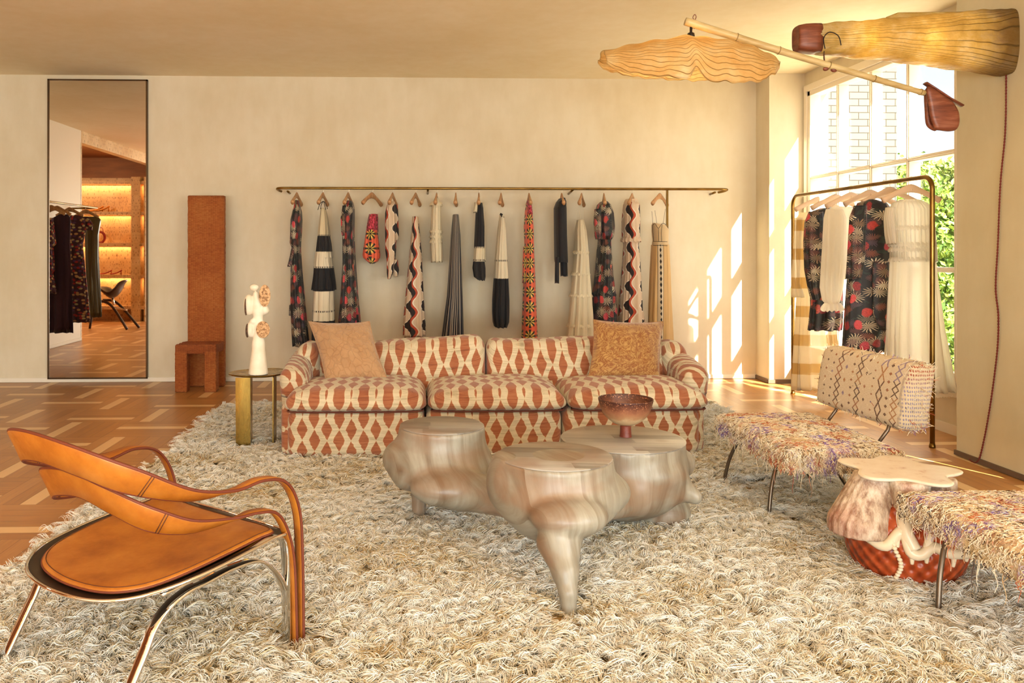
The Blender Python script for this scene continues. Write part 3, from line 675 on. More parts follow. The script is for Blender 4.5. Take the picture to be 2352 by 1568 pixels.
# ================================================================ organic carved coffee table
def pale_wood(name, cs=('6E5C4A', '8C8474', 'A19C8E', 'B2AEA2'), top=False):
    M = NT(name, .40); p = M.pos(); x, y, z = M.xyz(p)
    if top: u = M.math('MULTIPLY', M.math('ADD', y, M.math('MULTIPLY', x, .12)), 13); v = x
    else: u = M.math('MULTIPLY', M.math('ADD', x, M.math('MULTIPLY', y, .5)), 11); v = z
    st = M.math('FLOOR', u); seg = M.math('FLOOR', M.math('ADD', M.math('MULTIPLY', v, 3.2), M.white(M.comb(st, 0.0, 5.0)))) if top else 0.0
    rn = M.white(M.comb(st, seg, 2.0))
    g = M.noise(M.comb(M.math('MULTIPLY', u, 1.3), M.math('MULTIPLY', v, 1.6), M.math('ADD', rn, M.math('MULTIPLY', y, 2))), 1.2, 6, .62, .5)
    k = M.math('ADD', M.math('MULTIPLY', g, .62 if top else .85), M.math('MULTIPLY', rn, .36 if top else .12)); c = M.ramp(k, [(.30, cs[0]), (.45, cs[1]), (.6, cs[2]), (.8, cs[3])])
    kn = M.vor(M.map(p, (4, 4, 6)), 1.0); c = M.mix(M.math('MULTIPLY', M.math('SUBTRACT', 1, M.step(kn, .10, .08)), .6), c, '6E4E34')
    c = M.mix(M.math('MULTIPLY', M.step(M.noise(M.map(p, (2.2, 2.2, 4), loc=(3, 1, 6)), 1.6, 3), .57, .06), .45), c, '8A6448')
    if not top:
        for q_, r_ in zip(PATCH, PR):                          # brown grain ovals, also painting shade onto the undersides of the bulges
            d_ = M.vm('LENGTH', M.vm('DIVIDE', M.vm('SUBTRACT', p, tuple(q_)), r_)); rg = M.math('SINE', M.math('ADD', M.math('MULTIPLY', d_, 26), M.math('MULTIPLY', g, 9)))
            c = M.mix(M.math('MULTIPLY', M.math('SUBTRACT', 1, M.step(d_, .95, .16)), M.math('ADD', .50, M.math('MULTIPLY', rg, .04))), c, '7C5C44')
    M.color(c); M.set('Coat Weight', .08); M.set('Coat Roughness', .25); M.bump(g, .06, .002); return M.m
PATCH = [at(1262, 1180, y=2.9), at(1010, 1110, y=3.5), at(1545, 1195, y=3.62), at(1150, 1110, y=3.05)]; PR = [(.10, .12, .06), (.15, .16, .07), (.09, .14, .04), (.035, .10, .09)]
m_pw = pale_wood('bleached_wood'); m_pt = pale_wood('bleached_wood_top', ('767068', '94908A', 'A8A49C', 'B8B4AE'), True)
cF = np.array(at(1274, 1046, z=.48)); rF = 131/FP*cF[1]; cL = np.array(at(1015, 976, z=.48)); rL = 96/FP*cL[1]; cR = np.array(at(1430, 1007, z=.42)); rR = 141/FP*cR[1]
Q = lambda px, py, y: np.array(at(px, py, y=y))
def Ft(X, Y, Z):
    def col(c, r, zt, zb, k=1.06):
        d = sd_cone(X, Y, Z, (c[0], c[1], zt+.2), (c[0], c[1], zb), r, r*k); return np.maximum(d, Z-zt)
    e = lambda px, py, y, rx, ry, rz: sd_ell(X, Y, Z, Q(px, py, y), (rx, ry, rz))
    # left stump
    d = col(cL, rL, .48, .36, 1.04)
    dl = smin(sd_ell(X, Y, Z, (cL[0], cL[1], .30), (.235, .23, .115)), e(908, 1052, cL[1], .06, .09, .07), .05)
    dl = smin(dl, e(1098, 1080, cL[1]-.08, .085, .11, .06), .035); dl = smin(dl, e(930, 1095, 3.72, .05, .08, .05), .05)
    d = smin(d, dl, .07)
    d = smin(d, e(1030, 1118, 3.58, .17, .12, .082), .025)
    d = smin(d, sd_cone(X, Y, Z, Q(1060, 1125, 3.58), Q(1200, 1150, 3.32), .085, .075), .05)
    d = smin(d, sd_cone(X, Y, Z, Q(1150, 1150, 3.36), Q(1187, 1195, 3.25), .04, .016), .04)
    fl = np.array(at(962, 1195, z=0)); d = smin(d, sd_cone(X, Y, Z, (fl[0], fl[1], -.02), (fl[0], fl[1]-.02, .2), .030, .038), .03)
    # front stump
    df = col(cF, rF, .48, .37, 1.03)
    df = smin(df, sd_ell(X, Y, Z, (cF[0]+.015, cF[1], .33), (.255, .235, .115)), .07)
    df = smin(df, e(1398, 1128, 3.2, .085, .10, .065), .03); df = smin(df, e(1150, 1100, 3.2, .05, .09, .08), .06)
    df = smin(df, e(1306, 1184, 2.98, .148, .115, .073), .018)
    f0 = np.array(at(1309, 1425, z=0)); a = np.array([f0[0]-.012, f0[1]+.06, .235]); 
    df = smin(df, sd_cone(X, Y, Z, (f0[0], f0[1], -.02), (f0[0]-.003, f0[1]+.02, .09), .0235, .031), .02)
    df = smin(df, sd_cone(X, Y, Z, (f0[0]-.003, f0[1]+.02, .09), (f0[0]-.006, f0[1]+.06, .15), .031, .048), .015)
    df = smin(df, sd_cone(X, Y, Z, (f0[0]-.006, f0[1]+.06, .15), (f0[0]-.014, f0[1]+.13, .225), .046, .085), .02)
    d = smin(d, df, .05)
    # right stump
    dr = col(cR, rR, .42, .33, 1.0)
    dr = smin(dr, sd_ell(X, Y, Z, (cR[0]-.01, cR[1], .27), (.285, .26, .10)), .07)
    dr = smin(dr, e(1570, 1060, 3.75, .05, .08, .05), .05)
    dr = smin(dr, sd_cone(X, Y, Z, Q(1530, 1105, 3.6), Q(1596, 1140, 3.55), .085, .034), .05)
    dr = smin(dr, e(1500, 1090, 3.55, .13, .10, .065), .05); dr = smin(dr, sd_cone(X, Y, Z, Q(1400, 1160, 3.4), Q(1500, 1130, 3.6), .06, .09), .06)
    dr = smin(dr, sd_ell(X, Y, Z, np.array(at(1512, 1172, y=3.78)), (.15, .14, .10)), .03)
    d = smin(d, dr, .05)
    return np.maximum(d, -Z-.0)
ct = root('coffee_table', (cF[0], cF[1]+.2, 0), 'carved pale wood coffee table of three fused stumps with round flat tops', 'table')
V, F = surf(Ft, (cL[0]-.36, 2.72, -.012), (cR[0]+.46, 4.16, .50), .0105)
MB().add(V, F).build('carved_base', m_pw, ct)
for c, r in ((cL, rL), (cF, rF), (cR, rR)):
    MB().lathe([(.001, -.004), (r-.001, -.004), (r+.0015, -.002), (r+.0015, .0005), (r-.001, .0025), (.001, .0025)], c, 72).build('table_top', m_pt, ct, sharp=40)

# stoneware bowl
cb = np.array(at(1437, 1002, z=.4225))
M = NT('bowl_glaze', .42); p = M.co('Object'); x, y, z = M.xyz(p); n = M.noise(p, 22, 4, .65); sp = M.noise(p, 150, 2)
k = M.math('ADD', z, M.math('MULTIPLY', M.math('SUBTRACT', n, .5), .05))
c = M.ramp(k, [(.0, '6A2C22'), (.052, '7A3A2A'), (.060, 'BCA27C'), (.085, 'C2A884'), (.100, 'A8805C'), (.125, '966448'), (.150, '6E402E'), (.18, '40201A')])
M.color(M.mix(M.math('MULTIPLY', M.step(sp, .64, .03), M.step(z, .14, .02)), c, 'C98D66')); M.bump(sp, .35, .003)
bw = root('bowl', tuple(cb), 'footed stoneware bowl with brown rim on the right round table top', 'bowl')
pr = [(.001, 0), (.029, 0), (.027, .01), (.026, .052), (.034, .056), (.062, .068), (.092, .092), (.112, .122), (.123, .155), (.1285, .176), (.1262, .178), (.119, .156), (.108, .126), (.088, .098), (.058, .076), (.02, .07), (.001, .07)]
pr = spl([(r, 0, z) for r, z in pr[1:-1]], 4)[:, [0, 2]]; pr = [(.001, 0)] + [tuple(a) for a in pr] + [(.001, .07)]
MB().lathe(pr, cb, 56).build('bowl_body', M.m, bw)

# ================================================================ shaggy low chairs
def shag_cover():
    M = NT('woven_rag_cover', .95); p = M.pos(); n = M.noise(M.map(p, (12, 12, 12)), 1, 4, .7); n2 = M.noise(p, 7, 3)
    M.color(M.mix(M.step(n2, .57, .06), M.ramp(n, [(.3, 'A68A66'), (.5, 'D8C29C'), (.7, 'EFE4CE')]), M.ramp(n, [(.35, 'A8705A'), (.5, 'C9A898'), (.7, 'A898BC')]))); M.bump(n, .8, .01); return M.m
def shag_str():
    M = NT('rag_threads', .8); hi = M.node('HairInfo').outputs; p = M.pos()
    k = hi['Random']; z1 = M.noise(p, 5.5, 2); z2 = M.noise(M.map(p, loc=(5, 1, 2)), 7, 2)
    base = M.ramp(k, [(0, 'F2E8D4'), (.42, 'E6D8BA'), (.60, 'C9AE84'), (.72, '8A6A50'), (.80, '4A3630'), (.88, 'EDE0C6'), (1, 'F0E6D4')], 'CONSTANT')
    pur = M.ramp(k, [(0, '7A5EA6'), (.2, 'A090C4'), (.32, 'EADDC4'), (.6, '6A4A80'), (.68, 'C88A70'), (.76, 'EFE4CE'), (1, 'E8DDC6')], 'CONSTANT')
    org = M.ramp(k, [(0, 'B8603A'), (.2, 'CC8460'), (.32, 'EADDC4'), (.6, '9A4A34'), (.67, 'DCC49C'), (1, 'E8DDC6')], 'CONSTANT')
    M.color(M.mix(M.step(z2, .56, .04), M.mix(M.step(z1, .56, .04), base, pur), org)); return M.m
def kilim():
    M = NT('kilim_weave', .92); u, v, _ = M.xyz(M.co('UV'))
    bd = M.math('MULTIPLY', u, 8); bi = M.math('FLOOR', bd); fb = M.math('SUBTRACT', M.math('FRACT', bd), .5); rb = M.white(M.comb(bi, 1.0, 1.0)); rc = M.white(M.comb(bi, 7.0, 3.0))
    cnt = M.math('ADD', 4, M.math('MULTIPLY', rc, 5)); vv = M.math('MULTIPLY', v, cnt); fv = M.math('SUBTRACT', M.math('FRACT', vv), .5); vi = M.math('FLOOR', vv); rv = M.white(M.comb(bi, vi, 4.0))
    dm = M.math('ADD', M.math('ABSOLUTE', fb), M.math('ABSOLUTE', fv)); zig = M.math('ABSOLUTE', M.math('SUBTRACT', M.math('ABSOLUTE', fb), M.math('MULTIPLY', M.math('ABSOLUTE', fv), .8)))
    st = M.math('SUBTRACT', 1, M.step(M.math('ABSOLUTE', M.math('SUBTRACT', dm, M.math('MULTIPLY', rb, .3))), .13, .02)); zg = M.math('SUBTRACT', 1, M.step(zig, .09, .02))
    on = M.mix(M.step(rb, .45, .01), st, zg); on = M.math('MULTIPLY', on, M.step(M.noise(M.comb(M.math('MULTIPLY', u, 220), M.math('MULTIPLY', v, 120), 0.0), 1, 1), .4, .05))
    side = M.node('Attribute', attribute_name='side').outputs['Fac']
    pc = M.ramp(rv, [(0, '5A3020'), (.3, '9C5A34'), (.5, 'B07848'), (.7, '8C7A9C'), (.85, '4A2A20')], 'CONSTANT')
    base = M.ramp(M.noise(M.comb(M.math('MULTIPLY', u, 30), M.math('MULTIPLY', v, 200), 0.0), 1, 3), [(.3, 'D4C0A0'), (.7, 'EEE2CC')])
    c = M.mix(on, base, pc)
    dots = M.vor(M.comb(M.math('MULTIPLY', u, 26), M.math('MULTIPLY', v, 17), 0.0), 1, rnd=.15); dt = M.math('SUBTRACT', 1, M.step(dots, .3, .05))
    c2 = M.mix(dt, 'D9C8A8', M.ramp(v, [(.0, '8E86A0'), (.6, '9A90A8'), (.85, 'A05038'), (1, 'A04A30')])); c = M.mix(side, c, c2)
    M.color(c); M.bump(M.noise(M.comb(M.math('MULTIPLY', u, 240), M.math('MULTIPLY', v, 160), 0.0), 1, 2), .7, .005); return M.m
m_sc, m_ss, m_ki = shag_cover(), shag_str(), kilim()
m_steel = NT('dark_steel', .35, .85, '6E6154').m
def shag_chair(x0, x1, y0, y1, label, z0=.285, z1=.395, feet=(3.82, 4.40)):
    r_ = root('low_chair', ((x0+x1)/2, (y0+y1)/2, 0), label, 'chair', 'shaggy low chairs')
    def fn(U, P):
        P[:, 2] += .02*(1-U[:, 0]**2)*(1-U[:, 1]**2)*(U[:, 2] > 0); P[:, 2] += wob(P, .006, 22)*np.clip(U[:, 2]*2, 0, 1); return P
    P, F = rbox_vf((x0, y0, z0), (x1, y1, z1), .045, 24, fn); seat = MB().add(P, F).build('seat', m_sc, r_)
    # threads lying over the seat and hanging from its edges
    n = 9000; s_ = rng.random((n, 2)); cx_, cy_ = x0+.015+s_[:, 0]*(x1-x0-.03), y0+.015+s_[:, 1]*(y1-y0-.03)
    an = rng.random(n)*6.28; L = .02+.045*rng.random(n); K = 7; t = np.linspace(0, 1, K)[None]; cu = rng.normal(0, 3.0, n)
    th = an[:, None]+cu[:, None]*t; X = cx_[:, None]+np.cumsum(np.cos(th), 1)*L[:, None]/K; Y = cy_[:, None]+np.cumsum(np.sin(th), 1)*L[:, None]/K
    ex = np.maximum(np.maximum(x0-X, X-x1), np.maximum(y0-Y, Y-y1)); ex0 = np.maximum(np.maximum(x0+.03-X, X-x1+.03), np.maximum(y0+.03-Y, Y-y1+.03))
    U0, U1 = (X-(x0+x1)/2)/((x1-x0)/2), (Y-(y0+y1)/2)/((y1-y0)/2)
    Z = z1+.02*np.clip(1-U0**2, 0, 1)*np.clip(1-U1**2, 0, 1)+.002+.0055*np.sin(t*3.1)*rng.random((n, 1)) - np.clip(ex0, 0, 1)**1.3*2.2
    A_ = np.stack([X, Y, Z], 2)
    # sides
    n = 3000; sd = rng.integers(0, 4, n); a = rng.random(n); ph = rng.random(n)*6.28
    bx_ = np.where(sd == 0, x0, np.where(sd == 1, x1, x0+a*(x1-x0))); by_ = np.where(sd >= 2, np.where(sd == 2, y0, y1), y0+a*(y1-y0))
    nx_ = np.where(sd == 0, -1, np.where(sd == 1, 1, 0)); ny_ = np.where(sd == 2, -1, np.where(sd == 3, 1, 0))
    zt_ = z0+.02+(z1-z0-.02)*rng.random(n)**.8; Ls = .012+.022*rng.random(n)+(rng.random(n) < .05)*(.03+.07*rng.random(n))
    out = .002+.006*rng.random(n)
    X = bx_[:, None]+nx_[:, None]*out[:, None]*np.sin(t*2.4)+.004*np.sin(ph[:, None]+t*7)+ (a[:, None]-.5)*0; Y = by_[:, None]+ny_[:, None]*out[:, None]*np.sin(t*2.4)+.004*np.cos(ph[:, None]*2+t*6)
    Z = zt_[:, None]-Ls[:, None]*t
    # follow the rounded lower edge
    B_ = np.stack([X, Y, Z], 2)
    hair('thread', np.concatenate([A_, B_]), .0015*(1-.5*np.concatenate([t, t])[0])[None], m_ss, seat)
    lg = lambda a_, b_, r=.0085: MB().tube([a_, b_], r, 10).build('leg', m_steel, r_)
    xf, xb, ya, yb = x0+.09, x1-.06, y0+.14, y1-.10
    for yf, dy in ((feet[0], .0), (feet[1], .0)):
        y = yf + .05*(1 if yf < (y0+y1)/2 else (-1 if y1 > 4 else 1))
        p0 = (xf+.02, y, z0+.01); MB().tube(spl([(xf+.14, y, z0+.005), (xf+.05, y, z0-.004), (xf+.01, y, z0-.03), (xf-.03, (y+yf)/2, .15), (xf-.055, yf, .0)], 8), .0095, 10).build('leg', m_steel, r_)
        MB().tube(spl([(xb-.30, y, z0+.005), (xb-.2, y, z0-.004), (xb-.1, y, z0-.05), (xb+.04, y-.02, .0)], 8), .0095, 10).build('leg', m_steel, r_)
    MB().tube([(xf+.12, ya, z0+.0), (xf+.12, yb, z0+.0)], .009, 8).build('crossbar', m_steel, r_)
    # tilted kilim backrest on two thin bars
    by0, by1 = y0+.10, y1-.02; xb0 = x1+.00
    def fb(U, P):
        P[:, 0] += .05*(U[:, 2]*.5+.5) ; P[:, 0] += .05*(U[:, 1]*-.5+.5); P[:, 0] -= .012*(1-U[:, 2]**2)*(U[:, 0] < 0); P += np.stack([wob(P, .003, 20)]*3, 1)*.5; return P
    P, F = rbox_vf((xb0, by0, .455), (xb0+.13, by1, .775), .042, 22, fb)
    U = (P-np.array([xb0, by0, .455]))/np.array([.23, by1-by0, .32]); sd_ = np.clip((by0+.03-P[:, 1])/.02+.5, 0, 1)
    uv = np.stack([np.where(sd_ > .5, U[:, 0], (1-U[:, 1])*1.6), U[:, 2]], 1)
    bk = MB().add(P, F).build('backrest', m_ki, r_, uv=uv, attr={'side': sd_})
    n = 900; f_ = rng.integers(0, len(F), n); c = P[np.array([F[i][0] for i in f_])]; d = rng.normal(0, 1, (n, 3))*.010; t2 = np.linspace(0, 1, 4)[None, :, None]
    o_ = (c-np.array([xb0+.1, (by0+by1)/2, .615])); o_ /= np.linalg.norm(o_, axis=1)[:, None]
    hair('fuzz', c[:, None]+(d+o_*.008)[:, None]*t2, .0011, m_ss, bk)
    for y in (by0+.12, by1-.14): MB().tube([(xb0-.06, y, z0+.01), (xb0+.05, y, .44), (xb0+.08, y, .52)], .0085, 10).build('back_support', m_steel, r_)
    return r_
shag_chair(1.645, 2.19, 3.56, 4.42, 'shaggy rag-covered low chair with patterned back in front of the clothes rack')
shag_chair(1.80, 2.42, 2.10, 2.97, 'shaggy rag-covered low chair cut off by the right edge of the photo', feet=(2.2, 2.79))

# ================================================================ ceramic flower stool
cS = np.array(at(2068, 1080, z=.42)); 
def Fst(X, Y, Z):
    x, y = X-cS[0], Y-cS[1]; th = np.arctan2(y, x); r = np.sqrt(x*x+y*y)
    lob = .125*(1+.16*np.cos(5*th+.6)); zz = np.clip(Z/.42, 0, 1)
    top = (r - lob*(1.0+.22*(1-zz)))*.8
    top = np.maximum(top, Z-.42); top = np.maximum(top, .33-Z)
    d = top
    for a, rr, zb, r0, r1 in ((192, .19, .19, .072, .118), (252, .150, .25, .074, .046), (312, .155, .26, .074, .046), (20, .16, .25, .074, .06), (100, .17, .22, .065, .11)):
        p0 = (cS[0]+.125*math.cos(R(a)), cS[1]+.125*math.sin(R(a)), .40); p1 = (cS[0]+rr*math.cos(R(a)), cS[1]+rr*math.sin(R(a)), zb+.03)
        d = smin(d, np.maximum(sd_cone(X, Y, Z, p0, p1, r0, r1)+.003*np.sin(th*60)*1.0, np.maximum(Z-.42, zb-Z)), .006)
    return d
def Fpot(X, Y, Z):
    r = np.sqrt((X-cS[0]-.02)**2+(Y-cS[1])**2); zz = np.clip(Z, 0, .32)
    return np.maximum(np.maximum((r-(.165+2.3*zz*(.32-zz)))*.9, Z-.32), -Z)
M = NT('glazed_bark_clay', .55); p = M.pos(); n = M.noise(M.map(p, (30, 30, 14)), 1, 5, .7); n2 = M.noise(p, 5, 3)
M.color(M.mix(M.step(n2, .55, .08), M.ramp(n, [(.35, '8E6C58'), (.50, 'C2AC96'), (.7, 'E0D2C0')]), M.ramp(n, [(.35, '8A5A46'), (.6, 'C09C88')]))); M.bump(n, .8, .012); m_sb = M.m
M = NT('terracotta_glaze', .30); p = M.pos(); x, y, z = M.xyz(p); th = M.math('ARCTAN2', M.math('SUBTRACT', y, float(cS[1])), M.math('SUBTRACT', x, float(cS[0]+.02)))
sc_ = M.math('MULTIPLY', M.math('SINE', M.math('MULTIPLY', th, 24)), M.math('SINE', M.math('MULTIPLY', z, 105)))
M.color(M.ramp(M.math('ADD', M.math('MULTIPLY', sc_, .1), M.noise(p, 9, 3)), [(.3, '7E2E14'), (.5, 'A84620'), (.7, 'BE5C34')])); M.bump(sc_, .7, .008); m_tc = M.m
m_slip = NT('cream_slip', .3, col='E9D9BE').m
M = NT('stool_top_glaze', .28); p = M.pos(); n = M.noise(p, 14, 4, .7); M.color(M.ramp(n, [(.3, 'C9A68C'), (.42, 'E6D6C0'), (.7, 'EDE1CE')])); m_stt = M.m
st = root('side_stool', (cS[0], cS[1], 0), 'ceramic stool with flower-shaped cream top on a terracotta pot base', 'stool')
V, F = surf(Fst, (cS[0]-.36, cS[1]-.36, .16), (cS[0]+.36, cS[1]+.36, .435), .0085); MB().add(V, F).build('petal_body', m_sb, st)
V, F = surf(Fpot, (cS[0]-.28, cS[1]-.28, -.01), (cS[0]+.32, cS[1]+.28, .34), .009); MB().add(V, F).build('pot', m_tc, st)
th = np.linspace(0, 2*PI, 121)[:-1]; lb = .185*(1+.19*np.cos(5*th+.6)); ring = lambda k, dz, o=0: np.stack([cS[0]+(lb*k+o)*np.cos(th), cS[1]+(lb*k+o)*np.sin(th), np.full(120, .42+dz)], 1)
MB().grid([ring(.02, -.004), ring(1, -.006), ring(1, .0, .012), ring(1, .004, .013), ring(1, .008, .008), ring(.97, .008), ring(.5, .008), ring(.02, .008)], cv=True, caps=True).build('stool_top', m_stt, st, sharp=50)
# slip rims and drips over the pot
b = MB(); potr = lambda z: .165+2.3*z*(.32-z)
def onpot(a, z, o=.004): r = potr(z)+o; return np.array([cS[0]+.02+r*math.cos(R(a)), cS[1]+r*math.sin(R(a)), z])
path = [onpot(a, z) for a, z in ((205, .19), (222, .175), (236, .24), (243, .17), (252, .165), (262, .195), (275, .175), (290, .165), (305, .16), (325, .15), (345, .17))]
b.tube(spl(path, 6), .020, 10); b.tube(spl([onpot(236, .30), onpot(239, .24), onpot(246, .18)], 6), .024, 10); b.tube(spl([onpot(262, .30), onpot(262, .25), onpot(256, .19)], 6), [.020-.0006*i for i in range(13)], 10)
for a, z0_, z1_ in ((244, .18, .125), (256, .17, .135), (282, .175, .12), (300, .165, .13), (232, .24, .18)):
    b.tube(spl([onpot(a, z0_, .003), onpot(a, (z0_+z1_)/2, .004), onpot(a, z1_, .004)], 5), [.013-.0007*i for i in range(11)], 8)
b.build('slip_drip', m_slip, st)
b = MB()
for i in range(24): b.ell(onpot(232+3*math.sin(i*.5), .320-.0130*i, .012), (.010, .010, .008), 8)
b.build('bead_rope', m_slip, st)

# ================================================================ leather and steel armchair
O = np.array([-.865, 2.59]); Sd = np.array([.79, -.613]); Fw = np.array([.613, .79])
def Lc(a, f, z): q_ = O+Sd*a+Fw*f; return np.array([q_[0], q_[1], z])
def onside(px, py, a):
    """point seen at a pixel on the chair's upright side plane at offset a"""
    d = np.array(at(px, py, y=1.0))-np.array([0, 0, EYE]); n_ = Sd; t = ((O+Sd*a)@n_)/(d[:2]@n_); return np.array([0, 0, EYE])+d*t
S3, F3 = np.array([*Sd, 0]), np.array([*Fw, 0])
def ribbon(b, path, wd, w, t, n=8, rnd=.35):
    """flat band: path, width direction, width and thickness per point"""
    P = np.asarray(path); m = len(P); T = np.gradient(P, axis=0); T /= np.linalg.norm(T, axis=1)[:, None]
    W = np.asarray(wd, float); W = W-T*(W*T).sum(1)[:, None]; W /= np.linalg.norm(W, axis=1)[:, None]; N_ = np.cross(T, W); rows = []
    w = np.broadcast_to(w, m); t = np.broadcast_to(t, m)
    for i in range(m):
        hw, ht = w[i]/2, t[i]/2; c_ = min(hw, ht)*rnd
        pf = [(-hw+c_, -ht), (0, -ht), (hw-c_, -ht), (hw, -ht+c_), (hw, ht-c_), (hw-c_, ht), (0, ht), (-hw+c_, ht), (-hw, ht-c_), (-hw, -ht+c_)]
        rows.append([P[i]+W[i]*p_+N_[i]*q_ for p_, q_ in pf])
    return b.grid(rows, cv=True, caps=True)
M = NT('tan_leather', .42); p = M.pos(); n = M.noise(p, 6, 5, .65); n2 = M.vor(p, 420)
M.color(M.ramp(n, [(.3, '8C4C10'), (.5, 'A8641C'), (.72, 'BC7A2C')])); M.bump(n2, .12, .001); M.set('Roughness', M.ramp(n, [(.3, .48), (.7, .34)])); m_lea = M.m
m_edge = NT('leather_edge', .6, col='6A2E18').m; m_st = NT('leather_stitch', .7, col='4E2410').m
m_chr = NT('chrome', .06, 1, (.86, .84, .82, 1)).m; m_under = NT('dark_saddle_leather', .4, col='30241C').m
ac = root('armchair', (O[0], O[1], 0), 'low armchair in tan leather straps and chrome steel at the left front', 'armchair')
def strap(name, keys, th):
    """keys: (a, f, z, width, tilt 0 upright..1 flat); mirrored to the other side"""
    K = np.array([(-k[0],)+k[1:] for k in keys[:0:-1]] + list(keys), float)
    n0 = 10; C_ = spl(K[:, :3], n0); Wk = spl(np.c_[K[:, 3], K[:, 4], K[:, 3]*0], n0)
    P = np.array([Lc(*c) for c in C_]); T = np.gradient(C_, axis=0); sg = np.sign(C_[:, 0]); sg[sg == 0] = 1
    wd = []
    for i in range(len(C_)):
        k = Wk[i, 1]; tg = Sd*T[i, 0]+Fw*T[i, 1]; ow = np.array([tg[1], -tg[0], 0]); ow = ow/(np.linalg.norm(ow)+1e-9); ow = ow if abs(T[i, 2]) < .8*np.linalg.norm(T[i]) else S3*sg[i]; ow = ow*(1 if ow[:2]@(P[i][:2]-O-Fw*.15) > 0 else -1); ow = ow*(1-min(1, max(0, (k-.3)/.5)))+S3*sg[i]*min(1, max(0, (k-.3)/.5)); wd.append(np.array([0, 0, 1.])*math.cos(k*PI/2) + ow*math.sin(k*PI/2))
    wd = np.array(wd); b = MB(); ribbon(b, P, wd, Wk[:, 0], th, rnd=.6); o = b.build(name, m_lea, ac)
    Tn = np.gradient(P, axis=0); Tn /= np.linalg.norm(Tn, axis=1)[:, None]; W = wd-Tn*(wd*Tn).sum(1)[:, None]; W /= np.linalg.norm(W, axis=1)[:, None]; N_ = np.cross(Tn, W)
    b = MB()
    for s_ in (-1, 1): b.tube(P+W*(Wk[:, :1]/2)*s_*1.0, th*.42, 6)
    b.build('edge_piping', m_edge, o)
    # upright seams where the back pad meets the arms
    i0 = len(keys)-1
    for sgn in (-1, 1):
        b = MB()
        i = (i0+sgn*2)*n0+ (3 if sgn > 0 else -3); i = int(np.clip(i, 0, len(P)-1))
        for dd in (-.004, .004): b.tube([P[i]+W[i]*w_*Wk[i, 0]*.49+N_[i]*sd__*(th/2+.0005)+Tn[i]*dd for sd__ in (-1, 1) for w_ in ((-1, 0, 1) if sd__ < 0 else (1, 0, -1))], .0013, 5)
        b.build('seam', m_st, o)
    return o
strap('upper_strap', [(0, -.352, .745, .100, .26), (.17, -.322, .722, .100, .26), (.278, -.245, .674, .084, .26), (.325, -.08, .600, .052, .5), (.335, .06, .580, .045, .85), (.34, .17, .590, .040, 1), (.34, .265, .560, .036, 1), (.335, .325, .46, .032, 1), (.33, .345, .30, .030, 1), (.33, .35, .012, .030, 1)], .012)
strap('lower_strap', [(0, -.240, .615, .092, .26), (.16, -.228, .592, .094, .26), (.268, -.170, .545, .082, .26), (.315, -.07, .505, .055, .42), (.325, .06, .490, .045, .7), (.335, .15, .494, .038, 1), (.335, .23, .470, .034, 1), (.33, .285, .39, .032, 1), (.33, .312, .27, .028, 1), (.33, .322, .012, .028, 1)], .011)
# seat: leather pad on a thin dark shell with steel rim
def seat_outline(gr=0.0, n=96):
    k = [(-.30, .275), (-.10, .285), (.10, .285), (.30, .275), (.315, .20), (.315, 0), (.290, -.14), (.240, -.220), (.15, -.270), (0, -.290), (-.15, -.270), (-.240, -.220), (-.290, -.14), (-.315, 0), (-.315, .20)]
    q_ = spl([(a, f, 0) for a, f in k], 7, closed=True)[:, :2]; c_ = q_.mean(0); d = q_-c_; l = np.linalg.norm(d, axis=1)[:, None]; return c_+d*(1+gr/l)
def seat_z(a, f): return .392-.055*np.clip((.25-f)/.55, 0, 1)**1.1 - .028*np.clip(1-(a/.3)**2, 0, 1)*np.exp(-((f+.02)/.2)**2) + .0*f
def ringp(gr, dz, k=1.0):
    q_ = seat_outline(gr)*k; return np.array([Lc(a, f, seat_z(a, f)+dz) for a, f in q_])
b = MB(); b.grid([ringp(-.03, -.006, .02)] + [ringp(-.03, -.004), ringp(-.018, -.002), ringp(-.016, .006), ringp(-.022, .012)] + [ringp(-.03, .0145+.010*(1-k**2), k) for k in (.97, .85, .7, .5, .3, .12, .01)], cv=True, caps=True)
sp_ = b.build('seat_pad', m_lea, ac); MB().tube(ringp(-.016, .003), .0035, 6, closed=True).build('edge_piping', m_edge, sp_)
MB().tube(ringp(-.027, .0138), .0011, 5, closed=True).build('stitching', m_st, sp_)
MB().grid([ringp(-.06, -.02, .02), ringp(-.03, -.018), ringp(.012, -.010), ringp(.024, -.002), ringp(.024, .0005), ringp(.01, -.004), ringp(-.03, -.008), ringp(-.04, -.009, .05)], cv=True, caps=True).build('seat_shell', m_under, ac)
q_ = ringp(.026, -.001); MB().tube(q_, .0055, 8, closed=True).build('steel_rim', m_chr, ac)
